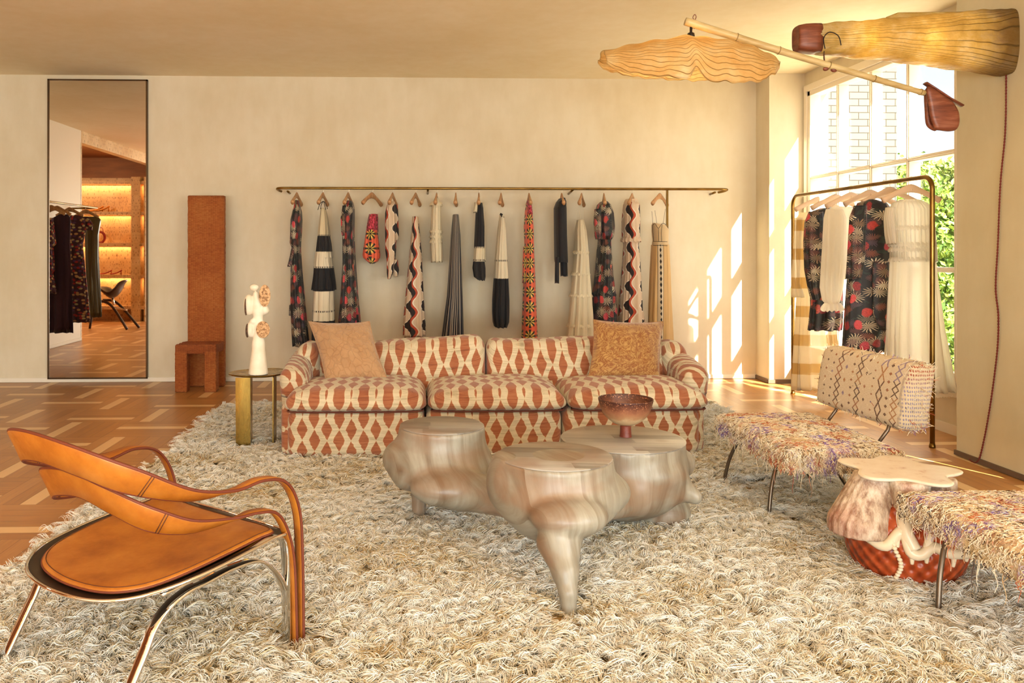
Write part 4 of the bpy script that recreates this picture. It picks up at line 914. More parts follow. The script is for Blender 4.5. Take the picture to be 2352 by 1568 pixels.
for s_ in (1, -1):
    # upper band: along the seat side, then down as the front leg
    k = [(.30, -.16, .345), (.305, 0, .362), (.308, .15, .380), (.31, .235, .392), (.31, .285, .375), (.31, .303, .31), (.31, .306, .15), (.31, .306, .0)]
    C_ = spl(k, 10); P = np.array([Lc(a*s_, f, z-.006) for a, f, z in C_]); b = MB(); ribbon(b, P, np.tile(S3, (len(P), 1)), .038, .008); b.build('front_leg', m_chr, ac)
    # lower band: from the front foot up under the seat and back down as the rear leg
    pxs = [(668, 1483), (664, 1400), (648, 1340), (618, 1300), (584, 1287), (530, 1304), (470, 1335), (430, 1355), (385, 1392), (352, 1440), (325, 1510), (292, 1590)]
    tr = [onside(px, py, .30) for px, py in pxs]; loc = [((t_[:2]-O)@Sd, (t_[:2]-O)@Fw, t_[2]) for t_ in tr]
    zs0 = loc[-1]; zs1 = loc[-2]; kz = zs1[2]/(zs1[2]-zs0[2]) if zs1[2] != zs0[2] else 0
    loc[-1] = (.30, zs1[1]+(zs0[1]-zs1[1])*kz, 0.0); loc[0] = (.30, loc[0][1], 0.0)
    C_ = spl(loc, 9); P = np.array([Lc(a*s_, f, max(z, 0)) for a, f, z in C_]); b = MB(); ribbon(b, P, np.tile(S3, (len(P), 1)), .038, .009); o = b.build('rear_leg', m_chr, ac)
    for i in (4, 12, 20): MB().ell(P[i]+F3*-.004*0+np.cross((P[i+1]-P[i-1])/np.linalg.norm(P[i+1]-P[i-1]), S3)*.0045, (.0035, .0035, .0035), 8).build('rivet', m_under, o)
# ================================================================ printed cloths
def burst(M, p, n=11, R0=.42, R1=.5, w=.55, rnd=1.0):
    """spiky rosettes, one in each cell of p; returns mask and cell colour"""
    v = M.node('TexVoronoi', feature='F1', voronoi_dimensions='2D'); M.lk(p, v.inputs['Vector']); v.inputs['Scale'].default_value = 1; v.inputs['Randomness'].default_value = rnd
    d = M.vm('SUBTRACT', M.vm('MULTIPLY', p, (1, 1, 0)), v.outputs['Position']); x, y, _ = M.xyz(d); r = M.vm('LENGTH', M.vm('MULTIPLY', d, (1, 1, 0)))
    cr = M.xyz(v.outputs['Color']); a = M.math('ARCTAN2', y, x)
    s = M.math('SINE', M.math('ADD', M.math('MULTIPLY', a, n), M.math('MULTIPLY', cr[1], 6.0)))
    lim = M.math('MULTIPLY', M.math('ADD', R0, M.math('MULTIPLY', s, R1*.35)), 1.0)
    m = M.math('MULTIPLY', M.step(s, w-1.0, .3), M.math('SUBTRACT', 1, M.step(M.math('SUBTRACT', r, lim), .0, .03)))
    return m, cr, r, s
def cloth(name, rough=.75, sheer=0.0, tr=.0, col=None):
    M = NT(name, rough, col=col); M.set('Sheen Weight', .15); M._s = (sheer, tr); return M
def finish(M):
    """adds light passing through thin cloth"""
    sheer, tr = M._s
    if not (sheer or tr): return M.m
    t = M.t; a = t.nodes.new('ShaderNodeBsdfTranslucent'); bc = M.b.inputs['Base Color']
    if bc.is_linked: t.links.new(bc.links[0].from_socket, a.inputs[0])
    else: a.inputs[0].default_value = bc.default_value
    x = t.nodes.new('ShaderNodeMixShader'); x.inputs[0].default_value = tr; t.links.new(M.b.outputs[0], x.inputs[1]); t.links.new(a.outputs[0], x.inputs[2]); o = x
    if sheer:
        y = t.nodes.new('ShaderNodeMixShader'); y.inputs[0].default_value = sheer; T = t.nodes.new('ShaderNodeBsdfTransparent'); t.links.new(x.outputs[0], y.inputs[1]); t.links.new(T.outputs[0], y.inputs[2]); o = y
    t.links.new(o.outputs[0], M.out.inputs[0]); return M.m
def floral(name='tropical_print', s=12.5):
    M = cloth(name, .6); uv = M.co('UV'); p = M.vm('SCALE', uv, s)
    dp = M.vm('ADD', p, M.vm('SCALE', M.noise(p, 1.5, 2, out=1), .35))
    b1, c1, r1, _ = burst(M, dp, 15, .27, .85, .75); b2, c2, r2, _ = burst(M, M.vm('ADD', M.vm('SCALE', dp, 1.35), (3.3, 1.7, 0)), 19, .26, .8, .75)
    v = M.vor(M.map(dp, (1.0, .55, 1), (0, 0, .5), (5, 2, 0)), 1, dims='2D'); vc = M.vor(M.map(dp, (1.0, .55, 1), (0, 0, .5), (5, 2, 0)), 1, out='Color', dims='2D'); rr = M.xyz(vc)[0]
    blob = M.math('MULTIPLY', M.math('SUBTRACT', 1, M.step(v, .24, .03)), M.step(rr, .38, .01))
    red = M.ramp(M.math('ADD', M.xyz(vc)[1], M.math('MULTIPLY', M.math('SUBTRACT', M.noise(p, 9, 2), .5), .6)), [(.1, '7A1A20'), (.4, 'C03C30'), (.6, 'CC4858'), (.8, '9A2C3A'), (1, 'D46A50')])
    leaf = M.step(M.noise(dp, 2.3, 1), .60, .01)
    c = M.mix(M.math('MULTIPLY', leaf, .8), '08060A', '1C2A24')
    c = M.mix(M.math('MULTIPLY', b1, M.step(c1[0], .42, .01)), c, M.mix(c1[2], 'E4D6B8', '86684C')); c = M.mix(M.math('MULTIPLY', b2, M.step(c2[0], .55, .01)), c, M.mix(c2[2], '8A4A34', '3E3A50'))
    M.color(M.mix(blob, c, red)); return finish(M)
def wave(name='wave_print'):
    M = cloth(name, .7, 0, .15); u, v, _ = M.xyz(M.co('UV')); 
    s1 = M.math('SINE', M.math('MULTIPLY', v, 34)); s2 = M.math('SINE', M.math('ADD', M.math('MULTIPLY', v, 34), 1.1))
    q_ = M.math('ADD', M.math('DIVIDE', u, .15), M.math('MULTIPLY', s1, .16)); f = M.math('SUBTRACT', M.math('FRACT', q_), .45)
    wd = M.math('ADD', .13, M.math('MULTIPLY', s2, .11)); d = M.math('SUBTRACT', M.math('ABSOLUTE', f), wd)
    f2 = M.math('SUBTRACT', f, .07); d2 = M.math('SUBTRACT', M.math('ABSOLUTE', f2), M.math('ADD', wd, .07))
    c = M.mix(M.step(d2, .06, .01), 'F2E6D2', 'DCC3A6'); c = M.mix(M.step(d2, .0, .01), 'B8482A', c); c = M.mix(M.step(d, .0, .01), '241816', c); M.color(c); return finish(M)
def star(name='star_flower_print', smock=True):
    M = cloth(name, .7); uv = M.co('UV'); p = M.map(uv, (8, 7.2, 1)); g = M.vm('SUBTRACT', M.vm('FRACTION', p), (.5, .5, 0)); x, y, _ = M.xyz(g)
    r = M.vm('LENGTH', M.vm('MULTIPLY', g, (1, 1, 0))); a = M.math('ARCTAN2', y, x); s = M.math('COSINE', M.math('MULTIPLY', a, 8))
    pet = M.math('MULTIPLY', M.step(s, .0, .2), M.math('SUBTRACT', 1, M.step(r, .46, .02))); yel = M.math('MULTIPLY', M.step(s, -.5, .3), M.math('SUBTRACT', 1, M.step(r, .26, .06)))
    c = M.mix(M.math('SUBTRACT', 1, pet), '1C2414', 'DE5E3E'); c = M.mix(M.math('MULTIPLY', M.math('SUBTRACT', 1, M.step(s, -.2, .3)), M.math('SUBTRACT', 1, M.step(r, .33, .05))), c, 'D8C25A')
    c = M.mix(M.math('SUBTRACT', 1, M.step(r, .07, .02)), c, '14160E')
    M.color(c); return finish(M)
def banded(name, stops, ruff=None, tr=.1):
    """horizontal bands by height above the floor"""
    M = cloth(name, .75, 0, tr); z = M.xyz(M.pos())[2]; u, v, _ = M.xyz(M.co('UV'))
    k = M.math('DIVIDE', z, 2.0); c = M.ramp(k, [(max(0, min(1, zz/2.0)), cc) for zz, cc in stops], 'CONSTANT')
    for zz in (ruff or []):
        on = M.math('MULTIPLY', M.math('SUBTRACT', 1, M.step(M.math('ABSOLUTE', M.math('SUBTRACT', z, zz)), .008, .002)), M.step(M.math('SINE', M.math('MULTIPLY', u, 500)), .1, .1)); c = M.mix(on, c, '1A1618')
    M.color(c); return finish(M)
def plain(name, c1, c2=None, sheer=0, tr=.1, rough=.75, lines=0):
    M = cloth(name, rough, sheer, tr); uv = M.co('UV'); n = M.noise(M.map(uv, (40, 3, 1)), 1, 3); c = M.mix(n, c1, c2 or c1)
    if lines: u = M.xyz(uv)[0]; c = M.mix(M.step(M.math('SINE', M.math('MULTIPLY', u, lines)), .55, .2), c, 'B9AC9C')
    M.color(c); M.bump(M.noise(M.map(uv, (60, 6, 1)), 1, 3), .3, .01); return finish(M)
F1, F2 = floral(), floral('tropical_print_large', 13.5)
WV, SRF = wave(), star()
m_cream = plain('cream_cotton', 'F2E8CE', 'E8DAB8', 0, .25); m_black = plain('black_crepe', '121116', '0C0B0E'); m_navy = plain('navy_knit', '14161E', '0E1016')
m_strip = plain('pinstripe_knit', '24222C', '181820', lines=420)
m_trim = NT('black_edging', .8, col='1B1413').m
m_hang = NT('hanger_wood', .45); m_hang.color(m_hang.ramp(m_hang.noise(m_hang.map(m_hang.co('Object'), (40, 40, 6)), 1, 4), [(.35, 'A8774C'), (.7, 'C99A6C')])); m_hang = m_hang.m
m_hangp = NT('hanger_wood_pale', .5, col='D8B898').m
m_wire = NT('hook_wire', .3, 1, (.75, .68, .55, 1)).m

# ================================================================ hangers and garments
def hanger(p, deg, label, group, m=None, half=.195, rz=.0, top=.012):
    """p: point on top of the rail; the arms lie at deg from the y axis"""
    x, y, z = p; r_ = root('clothes_hanger', (x, y, z-.09), label, 'hanger', group); d = np.array([math.sin(R(deg)), math.cos(R(deg)), 0]); 
    e = np.array([d[1], -d[0], 0]) if abs(d[1]) > .5 else np.array([0, 1, 0.])
    r0 = top+.003; hk = [np.array([x, y, z])+e*0+np.array([0, 0, 0])]
    # the hook's plane follows the hanger arms
    arc = [np.array([x, y, z-top])+r0*(-math.cos(t)*np.array([math.cos(R(deg))*0+e[0], e[1], 0])+math.sin(t)*np.array([0, 0, 1.])) for t in np.linspace(-.5, PI*.98, 12)]
    tail = [np.array([x, y, z-.045])+e*.004, np.array([x, y, z-.075])]
    MB().tube(spl(arc[::1]+tail, 3), .0014, 6).build('hook', m_wire, r_)
    b = MB(); s_ = np.linspace(-1, 1, 33); c0 = np.array([x, y, z-.075])
    P = np.array([c0+d*half*s-np.array([0, 0, .004+.085*abs(s)**1.35]) for s in s_]); sc_ = np.stack([.008+.013*np.abs(s_)**2.5*(1-(np.abs(s_) > .97)*.35), .018+.012*np.exp(-(s_/.28)**2)+.004*np.abs(s_)**3], 1)
    pf = np.array([(math.cos(t), math.sin(t)) for t in np.linspace(0, 2*PI, 12)[:-1]]); b.sweep(P, pf, scale=sc_)
    MB().lathe([(.001, .0), (.006, 0), (.0085, -.012), (.010, -.03), (.001, -.034)], c0+np.array([0, 0, .010]), 12).build('neck', m or m_hang, r_)
    b.build('arm', m or m_hang, r_); return r_
def loft(lev, y0, dy, m, name, parent, folds=7, amp=.17, seed=0, n=72, z_sub=6, flat=.0, edge=None, rough=.0):
    """cloth tube from outline levels (photo row, left, right[, depth factor]) in the plane y0"""
    K = np.array([(at(l[1], l[0], y=y0).x, at(l[2], l[0], y=y0).x, at(l[1], l[0], y=y0).z, (l[3] if len(l) > 3 else 1.0)) for l in lev])
    D = []
    for i in range(len(K)-1):
        for k in range(z_sub): t = k/z_sub; t = t*t*(3-2*t)*.35+t*.65; D.append(K[i]*(1-t)+K[i+1]*t)
    D.append(K[-1]); D = np.array(D); th = np.arange(n)*2*PI/n; rs = np.random.default_rng(seed); ph = rs.random(4)*6.28; rows = []; uvs = []
    L = abs(K[0, 2]-K[-1, 2])
    for i, (xl, xr, z, dk) in enumerate(D):
        tt = (K[0, 2]-z)/max(L, .01); hx = (xr-xl)/2; hy = dy*dk; a_ = amp*(.25+.75*tt)
        f = a_*(1.6*np.abs(np.sin(folds*th*.5+ph[0]+tt*.6))-1.0+.5*np.sin((2*folds+1)*th+ph[1]-tt)+.35*np.sin((folds//2+1)*th+ph[2]+tt*2.2))
        c_, s_ = np.cos(th), np.sin(th); e_ = .85
        X = (xl+xr)/2+hx*np.sign(c_)*np.abs(c_)**e_*(1+f)/(1+a_*.6); Y = y0+hy*np.sign(s_)*np.abs(s_)**e_*(1+f*.6)+.5*hx*a_*np.sin(folds*th+ph[3])
        Zz = z+ (.004*np.sin(folds*th+ph[0])*(i == len(D)-1)) + rough*rs.normal(0, 1, n)
        rows.append(np.stack([X+rough*rs.normal(0, 1, n), Y, Zz], 1)); w_ = 2*(hx+hy); uvs.append(np.stack([th/(2*PI)*max(.25, (K[:, 1]-K[:, 0]).max()*1.3+dy*1.6), np.full(n, z)], 1))
    cen = rows[-1].mean(0); rows.append(cen+(rows[-1]-cen)*.93+np.array([0, 0, .012])); uvs.append(uvs[-1]); 
    # seam duplicate for clean uvs
    rows = [np.vstack([r, r[:1]]) for r in rows]; W_ = uvs[0][:, 0].max()*(n/(n-1)); uvs = [np.vstack([u, [[W_, u[0, 1]]]]) for u in uvs]
    b = MB(); b.grid(rows, mi=0); cap0 = len(rows)
    b.f.append(tuple(range(n+1))[:n]); b.m.append(0); b.f.append(tuple((len(rows)-1)*(n+1)+j for j in range(n))[::-1]); b.m.append(0)
    return b.build(name, m, parent, uv=np.concatenate(uvs))
def strings(px, y0, parent, m, r=.0016, name='shoulder_strap'):
    for line in px: MB().tube(spl([at(a[0], a[1], y=(a[2] if len(a) > 2 else y0)) for a in line], 5), r, 6).build(name, m, parent)
def ruffle(py, xl, xr, y0, dy, m, parent, h=.03, out=.02, folds=26, name='ruffle', seed=0):
    """gathered frill round the garment at one height"""
    a, b_ = at(xl, py, y=y0), at(xr, py, y=y0); n = 120; th = np.arange(n)*2*PI/n; rs = np.random.default_rng(seed); rows = []
    hx = (b_.x-a.x)/2; cx_ = (a.x+b_.x)/2
    for k, t in enumerate(np.linspace(0, 1, 6)):
        w_ = out*math.sin(t*PI*.62)*(1+.35*np.sin(folds*th+seed))+.004*np.sin(folds*2.3*th)*t
        rows.append(np.stack([cx_+(hx+w_)*np.cos(th), y0+(dy+w_)*np.sin(th), a.z+h*.4-h*t+.006*t*np.sin(folds*th+1)], 1))
    b = MB(); b.grid(rows, cv=True); return b.build(name, m, parent)

# ---------------------------------------------------------------- wall rail
YR = 7.79; zr = at(1100, 433, y=YR).z
pL, pR = at(640, 433, y=YR), at(1668, 433, y=YR)
rl = root('clothes_rail', ((pL.x+pR.x)/2, 7.93, zr), 'long thin brass clothes rail fixed along the back wall', 'clothes rail')
M = NT('brass_rail', .3, 1); M.color(M.ramp(M.noise(M.pos(), 6, 3), [(.3, '6E5228'), (.7, '9A7A40')])); m_rail = M.m
e_ = .045
def bend(x, s): return [(x-s*.0, YB-.10, zr-.018), (x, YR+.08, zr-.012), (x, YR+.035, zr-.004), (x+s*.008, YR+.010, zr), (x+s*.035, YR, zr)]
pth = [(pL.x+.0, YR+.15, zr-.02), (pL.x-.02, YR+.08, zr-.012), (pL.x-.015, YR+.02, zr-.003), (pL.x+.03, YR, zr), (pL.x+.1, YR, zr)] + [(x, YR, zr) for x in np.linspace(pL.x+.2, pR.x-.2, 12)] + [(pR.x-.08, YR, zr), (pR.x-.03, YR, zr), (pR.x+.015, YR+.02, zr-.003), (pR.x+.012, YR+.08, zr-.012), (pR.x-.02, YR+.15, zr-.02)]
MB().tube(spl(pth, 5), .0125, 12).build('rail', m_rail, rl)
for px in (655, 983, 1318, 1655): 
    x = at(px, 433, y=YR).x; MB().tube([(x, YR+(.15 if px in (655, 1655) else 0), zr-(.02 if px in (655, 1655) else .0)), (x, YB, zr-.03)], .011, 10).build('wall_bracket', m_rail, rl)
x = at(1532, 500, y=YR+.02).x; MB().box((x-.009, YR+.005, .0), (x+.009, YR+.028, zr)).build('upright', m_rail, rl, smooth=False)
m_mirror_dummy = None

GR, HG = 'garments on the wall rail', 'hangers on the wall rail'
def gar(px, y0, name, label, cat, group=GR):
    z_ = at(px, 470, y=y0); return root(name, (z_.x, y0, z_.z), label, cat, group)
def wall_item(px, deg, hl, name, label, cat):
    hanger((at(px, 433, y=YR).x, YR, zr+.0125), deg, hl, HG); return gar(px, YR-.02, name, label, cat)
Y0 = YR-.02
H_ = 'wooden hanger carrying the '
# 1 dark floral long dress
g = wall_item(682, 4, H_+'long dark floral dress at the left end of the rail', 'dress', 'long dark floral dress first at the left end of the wall rail', 'dress')
loft([(460, 677, 686, .3), (476, 675, 690, .5), (484, 673, 692, .8), (505, 669, 693), (535, 668, 692), (558, 667, 690), (572, 673, 690, .8), (620, 669, 693), (700, 668, 700), (760, 670, 706), (792, 672, 710)], Y0, .16, F1, 'gown', g, seed=1)
loft([(560, 672, 684, .9), (590, 665, 682), (612, 659, 678, 1)], Y0-.06, .07, F1, 'frill', g, folds=4, seed=2)
loft([(700, 665, 680), (724, 664, 676)], Y0-.05, .05, F1, 'tie_end', g, folds=4, seed=3)
# 2 black and white tiered dress
tier = banded('tier_bands', [(0, '121116')] + [(at(742, p, y=Y0).z, c) for p, c in ((736, 'E6DAC0'), (669, '121116'), (616, 'E6DAC0'), (579, '141318'), (543, 'D9CBA8'))], [at(742, p, y=Y0).z for p in (541, 613, 713)], .1)
g = wall_item(742, 6, H_+'black and cream tiered dress', 'dress', 'black and cream tiered halter dress, second from the left on the wall rail', 'dress')
loft([(478, 737, 748, .4), (500, 735, 753, .7), (530, 732, 757), (544, 731, 757), (560, 729, 760), (580, 727, 762), (592, 727, 764)], Y0, .15, tier, 'bodice', g, folds=8, seed=4)
loft([(578, 726, 762), (600, 723, 763), (618, 722, 766), (640, 720, 768), (666, 717, 770)], Y0, .165, tier, 'skirt_tier', g, folds=9, amp=.2, seed=5)
loft([(662, 721, 768), (700, 719, 768), (716, 719, 769), (735, 718, 769), (790, 717, 768)], Y0, .16, tier, 'skirt_tier', g, folds=10, amp=.2, seed=6)
for q_ in ([(742, 462), (735, 468), (730, 482)], [(743, 462), (749, 468), (752, 480)], [(742, 462), (738, 470), (736, 480)], [(743, 462), (746, 471), (748, 482)]): strings([q_], Y0-.17, g, m_trim, .003, 'neck_bow')
# 3 dark floral dress
g = wall_item(800, 6, H_+'gathered-shoulder dark floral dress', 'dress', 'dark floral dress with gathered shoulder, third from the left on the wall rail', 'dress')
loft([(461, 797, 808, .4), (468, 792, 812, .7), (480, 788, 814, .9), (500, 786, 814), (540, 787, 813), (600, 788, 816), (680, 784, 821), (746, 778, 827)], Y0, .17, F1, 'gown', g, seed=7)
loft([(472, 787, 797, .8), (500, 783, 798), (530, 784, 800), (541, 786, 797)], Y0-.10, .06, F1, 'sleeve', g, folds=5, seed=8)
# 4 red smocked top
g = wall_item(855, 24, H_+'short coral and red printed top', 'top', 'short coral top with red smocked bodice and green star flowers', 'top')
sm = star('smocked_red'); 
M = cloth('red_smocking', .7); u, v, _ = M.xyz(M.co('UV')); n = M.noise(M.map(M.co('UV'), (90, 45, 1)), 1, 2); M.color(M.ramp(n, [(.35, '5A0E1A'), (.5, 'A31E2E'), (.62, 'D8506A')])); M.bump(n, .8, .01); m_smk = finish(M)
loft([(492, 848, 868, .8), (500, 846, 869), (520, 843, 868), (532, 842, 868)], Y0, .13, m_smk, 'bodice', g, seed=9)
loft([(528, 841, 868), (550, 838, 870), (585, 834, 874), (592, 836, 873), (600, 845, 868), (605, 850, 860)], Y0, .13, SRF, 'peplum', g, folds=6, seed=10)
strings([[(846, 487, Y0-.1), (852, 493, Y0-.1)], [(868, 487, Y0+.05), (864, 493, Y0+.05)]], Y0, g, m_wire, .0015)
# 5 wave blouse
g = wall_item(902, 8, H_+'short wave-printed blouse', 'blouse', 'short cream blouse with brown and rust wave print and tied cuffs', 'blouse')
loft([(463, 896, 907, .4), (472, 888, 909, .8), (490, 884, 910), (520, 884, 912), (575, 885, 910), (600, 889, 908), (625, 889, 903), (640, 891, 897)], Y0, .15, WV, 'blouse_body', g, seed=11)
loft([(470, 900, 914, .8), (500, 903, 915), (540, 906, 916), (552, 908, 914)], Y0-.02, .05, WV, 'sleeve', g, folds=4, seed=12)
loft([(596, 903, 914), (620, 902, 917), (635, 905, 914)], Y0, .06, WV, 'cuff', g, folds=4, seed=13)
# 6 wave skirt
g = wall_item(955, 12, H_+'long wave-printed skirt', 'skirt', 'long cream skirt with brown and rust wave print, sixth along the wall rail', 'skirt')
loft([(498, 947, 961, .8), (530, 945, 964), (580, 941, 969), (640, 936, 972), (700, 931, 975), (735, 928, 977), (770, 927, 979)], Y0, .16, WV, 'skirt_body', g, folds=8, seed=14)
loft([(740, 936, 974, .8), (774, 930, 970, .8)], Y0+.02, .13, WV, 'underskirt', g, folds=8, seed=15)
# 7 cream blouse
g = wall_item(1003, 5, H_+'short cream ruffled blouse', 'blouse', 'short cream blouse with ruffled sleeve band', 'blouse')
loft([(455, 998, 1008, .4), (464, 994, 1011, .7), (480, 991, 1013), (540, 989, 1014), (570, 989, 1016), (602, 991, 1016)], Y0, .14, m_cream, 'blouse_body', g, folds=7, seed=16)
for py in (468, 530, 542, 553): ruffle(py, 990, 1013, Y0, .14, m_cream, g, .035, .012, 22, seed=py)
# 8 pinstripe trousers/skirt
g = wall_item(1047, 4, H_+'long dark pinstriped skirt', 'skirt', 'long dark pinstriped pleated skirt flaring to the sofa back', 'skirt')
loft([(493, 1040, 1053, .8), (540, 1036, 1057), (600, 1033, 1059), (680, 1028, 1062), (776, 1016, 1065), (800, 1014, 1066)], Y0, .16, m_strip, 'skirt_body', g, folds=12, amp=.2, seed=17)
# 9 navy and cream top
nt = banded('navy_cream_bands', [(0, '121116'), (at(1100, 601, y=Y0).z, 'E4D6B8'), (at(1100, 567, y=Y0).z, '17171D')], [at(1100, 568, y=Y0).z, at(1100, 597, y=Y0).z])
g = wall_item(1100, 5, H_+'short black and cream top', 'top', 'short black top with cream band and flared black cuff', 'top')
loft([(466, 1095, 1107, .5), (478, 1093, 1110, .8), (520, 1091, 1112), (568, 1089, 1112), (598, 1087, 1112), (615, 1085, 1114), (635, 1088, 1114), (643, 1098, 1112)], Y0, .13, nt, 'top_body', g, seed=18)
loft([(464, 1090, 1097), (488, 1087, 1096)], Y0-.05, .06, m_cream, 'cap_sleeve', g, folds=4, seed=19)
loft([(466, 1106, 1111), (500, 1107, 1113), (560, 1108, 1114), (600, 1110, 1115)], Y0+.03, .07, m_cream, 'lining', g, folds=4, seed=20)
# 10 cream and black skirt
cb_ = banded('cream_black_bands', [(0, '101015'), (at(1151, 640, y=Y0).z, 'E9DEC4')], [at(1151, 598, y=Y0).z, at(1151, 640, y=Y0).z], .2)
g = wall_item(1151, 10, H_+'cream skirt with a deep black hem', 'skirt', 'cream skirt with deep black hem and black waist ties', 'skirt')
loft([(494, 1148, 1157, .7), (530, 1143, 1161), (590, 1138, 1164), (636, 1135, 1167), (690, 1131, 1169), (716, 1131, 1169), (740, 1133, 1168), (750, 1136, 1164)], Y0, .15, cb_, 'skirt_body', g, folds=9, amp=.2, seed=21)
strings([[(1149, 490), (1154, 493), (1157, 500)], [(1148, 492), (1152, 495), (1155, 505)]], Y0-.1, g, m_trim, .006, 'waist_tie')
# 11 coral star dress
g = wall_item(1215, 3, H_+'narrow long coral dress', 'dress', 'narrow long coral dress with green star flowers, in the middle of the wall rail', 'dress')
loft([(460, 1211, 1219, .5), (480, 1207, 1221, .8), (520, 1204, 1224), (570, 1206, 1225), (640, 1203, 1228), (776, 1199, 1233), (800, 1199, 1234)], Y0, .15, SRF, 'gown', g, folds=6, amp=.06, seed=22)
loft([(460, 1211, 1219, .5), (478, 1208, 1221, .8), (492, 1207, 1222)], Y0-.01, .15, m_smk, 'yoke', g, folds=6, amp=.06, seed=22)
loft([(566, 1202, 1212), (590, 1201, 1211), (650, 1200, 1208)], Y0-.05, .06, SRF, 'sleeve', g, folds=3, amp=.05, seed=23)
# 12 black knit
g = wall_item(1290, 4, H_+'short black knit top with a long scarf tie', 'top', 'short black knit top with two long hanging tie ends', 'top')
loft([(456, 1284, 1296, .5), (464, 1278, 1299, .8), (478, 1273, 1300), (540, 1274, 1301), (595, 1275, 1303), (602, 1276, 1303)], Y0, .13, m_navy, 'top_body', g, folds=4, amp=.05, seed=24)
loft([(590, 1275, 1284, .6), (650, 1274, 1284, .6)], Y0-.1, .05, m_navy, 'tie_end', g, folds=3, amp=.03, seed=25)
loft([(595, 1287, 1303, .7), (634, 1288, 1304, .7)], Y0-.02, .06, m_navy, 'tie_end', g, folds=3, amp=.03, seed=26)
loft([(455, 1289, 1297), (462, 1283, 1300), (470, 1285, 1300)], Y0-.05, .07, m_navy, 'collar_bow', g, folds=5, amp=.2, seed=27)
# 13 cream tiered dress
g = wall_item(1336, 18, H_+'long cream tiered strappy dress', 'dress', 'long cream tiered strappy dress with ruffle seams', 'dress')
loft([(505, 1326, 1340, .5), (530, 1322, 1345, .8), (572, 1321, 1348), (620, 1317, 1351), (670, 1312, 1356), (720, 1308, 1360), (790, 1300, 1364)], Y0, .16, m_cream, 'gown', g, folds=10, amp=.2, seed=28)
for py, a, b_ in ((578, 1320, 1348), (627, 1316, 1351), (676, 1311, 1356), (745, 1305, 1361)): ruffle(py, a, b_, Y0, .155, m_cream, g, .03, .014, 28, seed=py)
strings([[(1323, 482, Y0-.05), (1325, 505, Y0-.05)], [(1342, 480, Y0+.05), (1341, 506, Y0+.05)], [(1331, 484, Y0-.08), (1333, 505, Y0-.06)]], Y0, g, m_cream, .0014)
# 14 dark floral blouse dress
g = wall_item(1387, 10, H_+'full-sleeved dark floral dress', 'dress', 'dark floral dress with rounded full sleeve and cinched waist', 'dress')
loft([(463, 1380, 1394, .5), (470, 1373, 1400, .8), (490, 1368, 1406), (520, 1367, 1408), (542, 1370, 1406), (552, 1376, 1400, .8), (575, 1374, 1400), (630, 1369, 1404), (672, 1364, 1410), (720, 1363, 1414), (780, 1362, 1418)], Y0, .17, F1, 'gown', g, folds=8, seed=29)
loft([(480, 1366, 1380, .8), (510, 1364, 1382), (540, 1366, 1382), (549, 1369, 1378)], Y0-.11, .06, F1, 'sleeve', g, folds=5, seed=30)
ruffle(674, 1364, 1410, Y0, .165, F1, g, .03, .012, 20)
# 15 wave dress
g = wall_item(1452, 24, H_+'long wave-printed wrap dress', 'dress', 'long sleeveless cream wrap dress with rust wave print', 'dress')
loft([(458, 1440, 1460, .5), (470, 1433, 1467, .8), (510, 1430, 1467), (545, 1431, 1467), (560, 1434, 1464, .85), (600, 1433, 1467), (680, 1427, 1472), (736, 1424, 1475), (790, 1422, 1477)], Y0, .16, WV, 'gown', g, folds=8, seed=31)
ruffle(548, 1431, 1467, Y0, .155, WV, g, .05, .012, 14, 'waist_sash'); ruffle(462, 1438, 1462, Y0, .10, WV, g, .05, .01, 12, 'neck_frill')
loft([(715, 1472, 1478), (738, 1470, 1480)], Y0-.05, .04, WV, 'tie_end', g, folds=3, seed=32)
# 16 cream corset dress with black trim
M = cloth('cream_diamond_trim', .7, 0, .25); u, v, _ = M.xyz(M.co('UV')); x_, y_, z_ = M.xyz(M.pos())
xt = at(1519, 700, y=Y0-.15).x
dx_ = M.math('SUBTRACT', x_, float(xt)); dz_ = M.math('SUBTRACT', M.math('FRACT', M.math('MULTIPLY', z_, 18)), .5); dm = M.math('ADD', M.math('MULTIPLY', M.math('ABSOLUTE', dx_), 62), M.math('ABSOLUTE', dz_))
c = M.mix(M.noise(M.map(M.co('UV'), (50, 3, 1)), 1, 3), 'E8C892', 'D9B274')
c = M.mix(M.math('SUBTRACT', 1, M.step(M.math('ABSOLUTE', dx_), .022, .001)), c, 'E6D9BE'); c = M.mix(M.math('SUBTRACT', 1, M.step(M.math('ABSOLUTE', M.math('SUBTRACT', M.math('ABSOLUTE', dx_), .022)), .0018, .0006)), c, '241814'); c = M.mix(M.math('SUBTRACT', 1, M.step(dm, .45, .03)), c, '1C1412'); M.color(c); m_dia = finish(M)
g = wall_item(1516, 38, H_+'cream corset dress beside the upright', 'dress', 'long cream corset dress edged in black with diamond trim, right end of the wall rail', 'dress')
m_cors = plain('corset_cream', 'DCC49C', 'CDB184')
loft([(512, 1500, 1503, .3), (517, 1498, 1530, .7), (530, 1499, 1534), (552, 1501, 1533, .9), (556, 1500, 1533, .9), (563, 1499, 1534, .9)], Y0, .12, m_cors, 'corset', g, folds=4, amp=.03, seed=33)
loft([(562, 1499, 1534, .9), (620, 1497, 1536), (700, 1494, 1538), (790, 1491, 1541)], Y0, .15, m_dia, 'skirt_body', g, folds=9, amp=.2, seed=34)
yn = Y0-.125
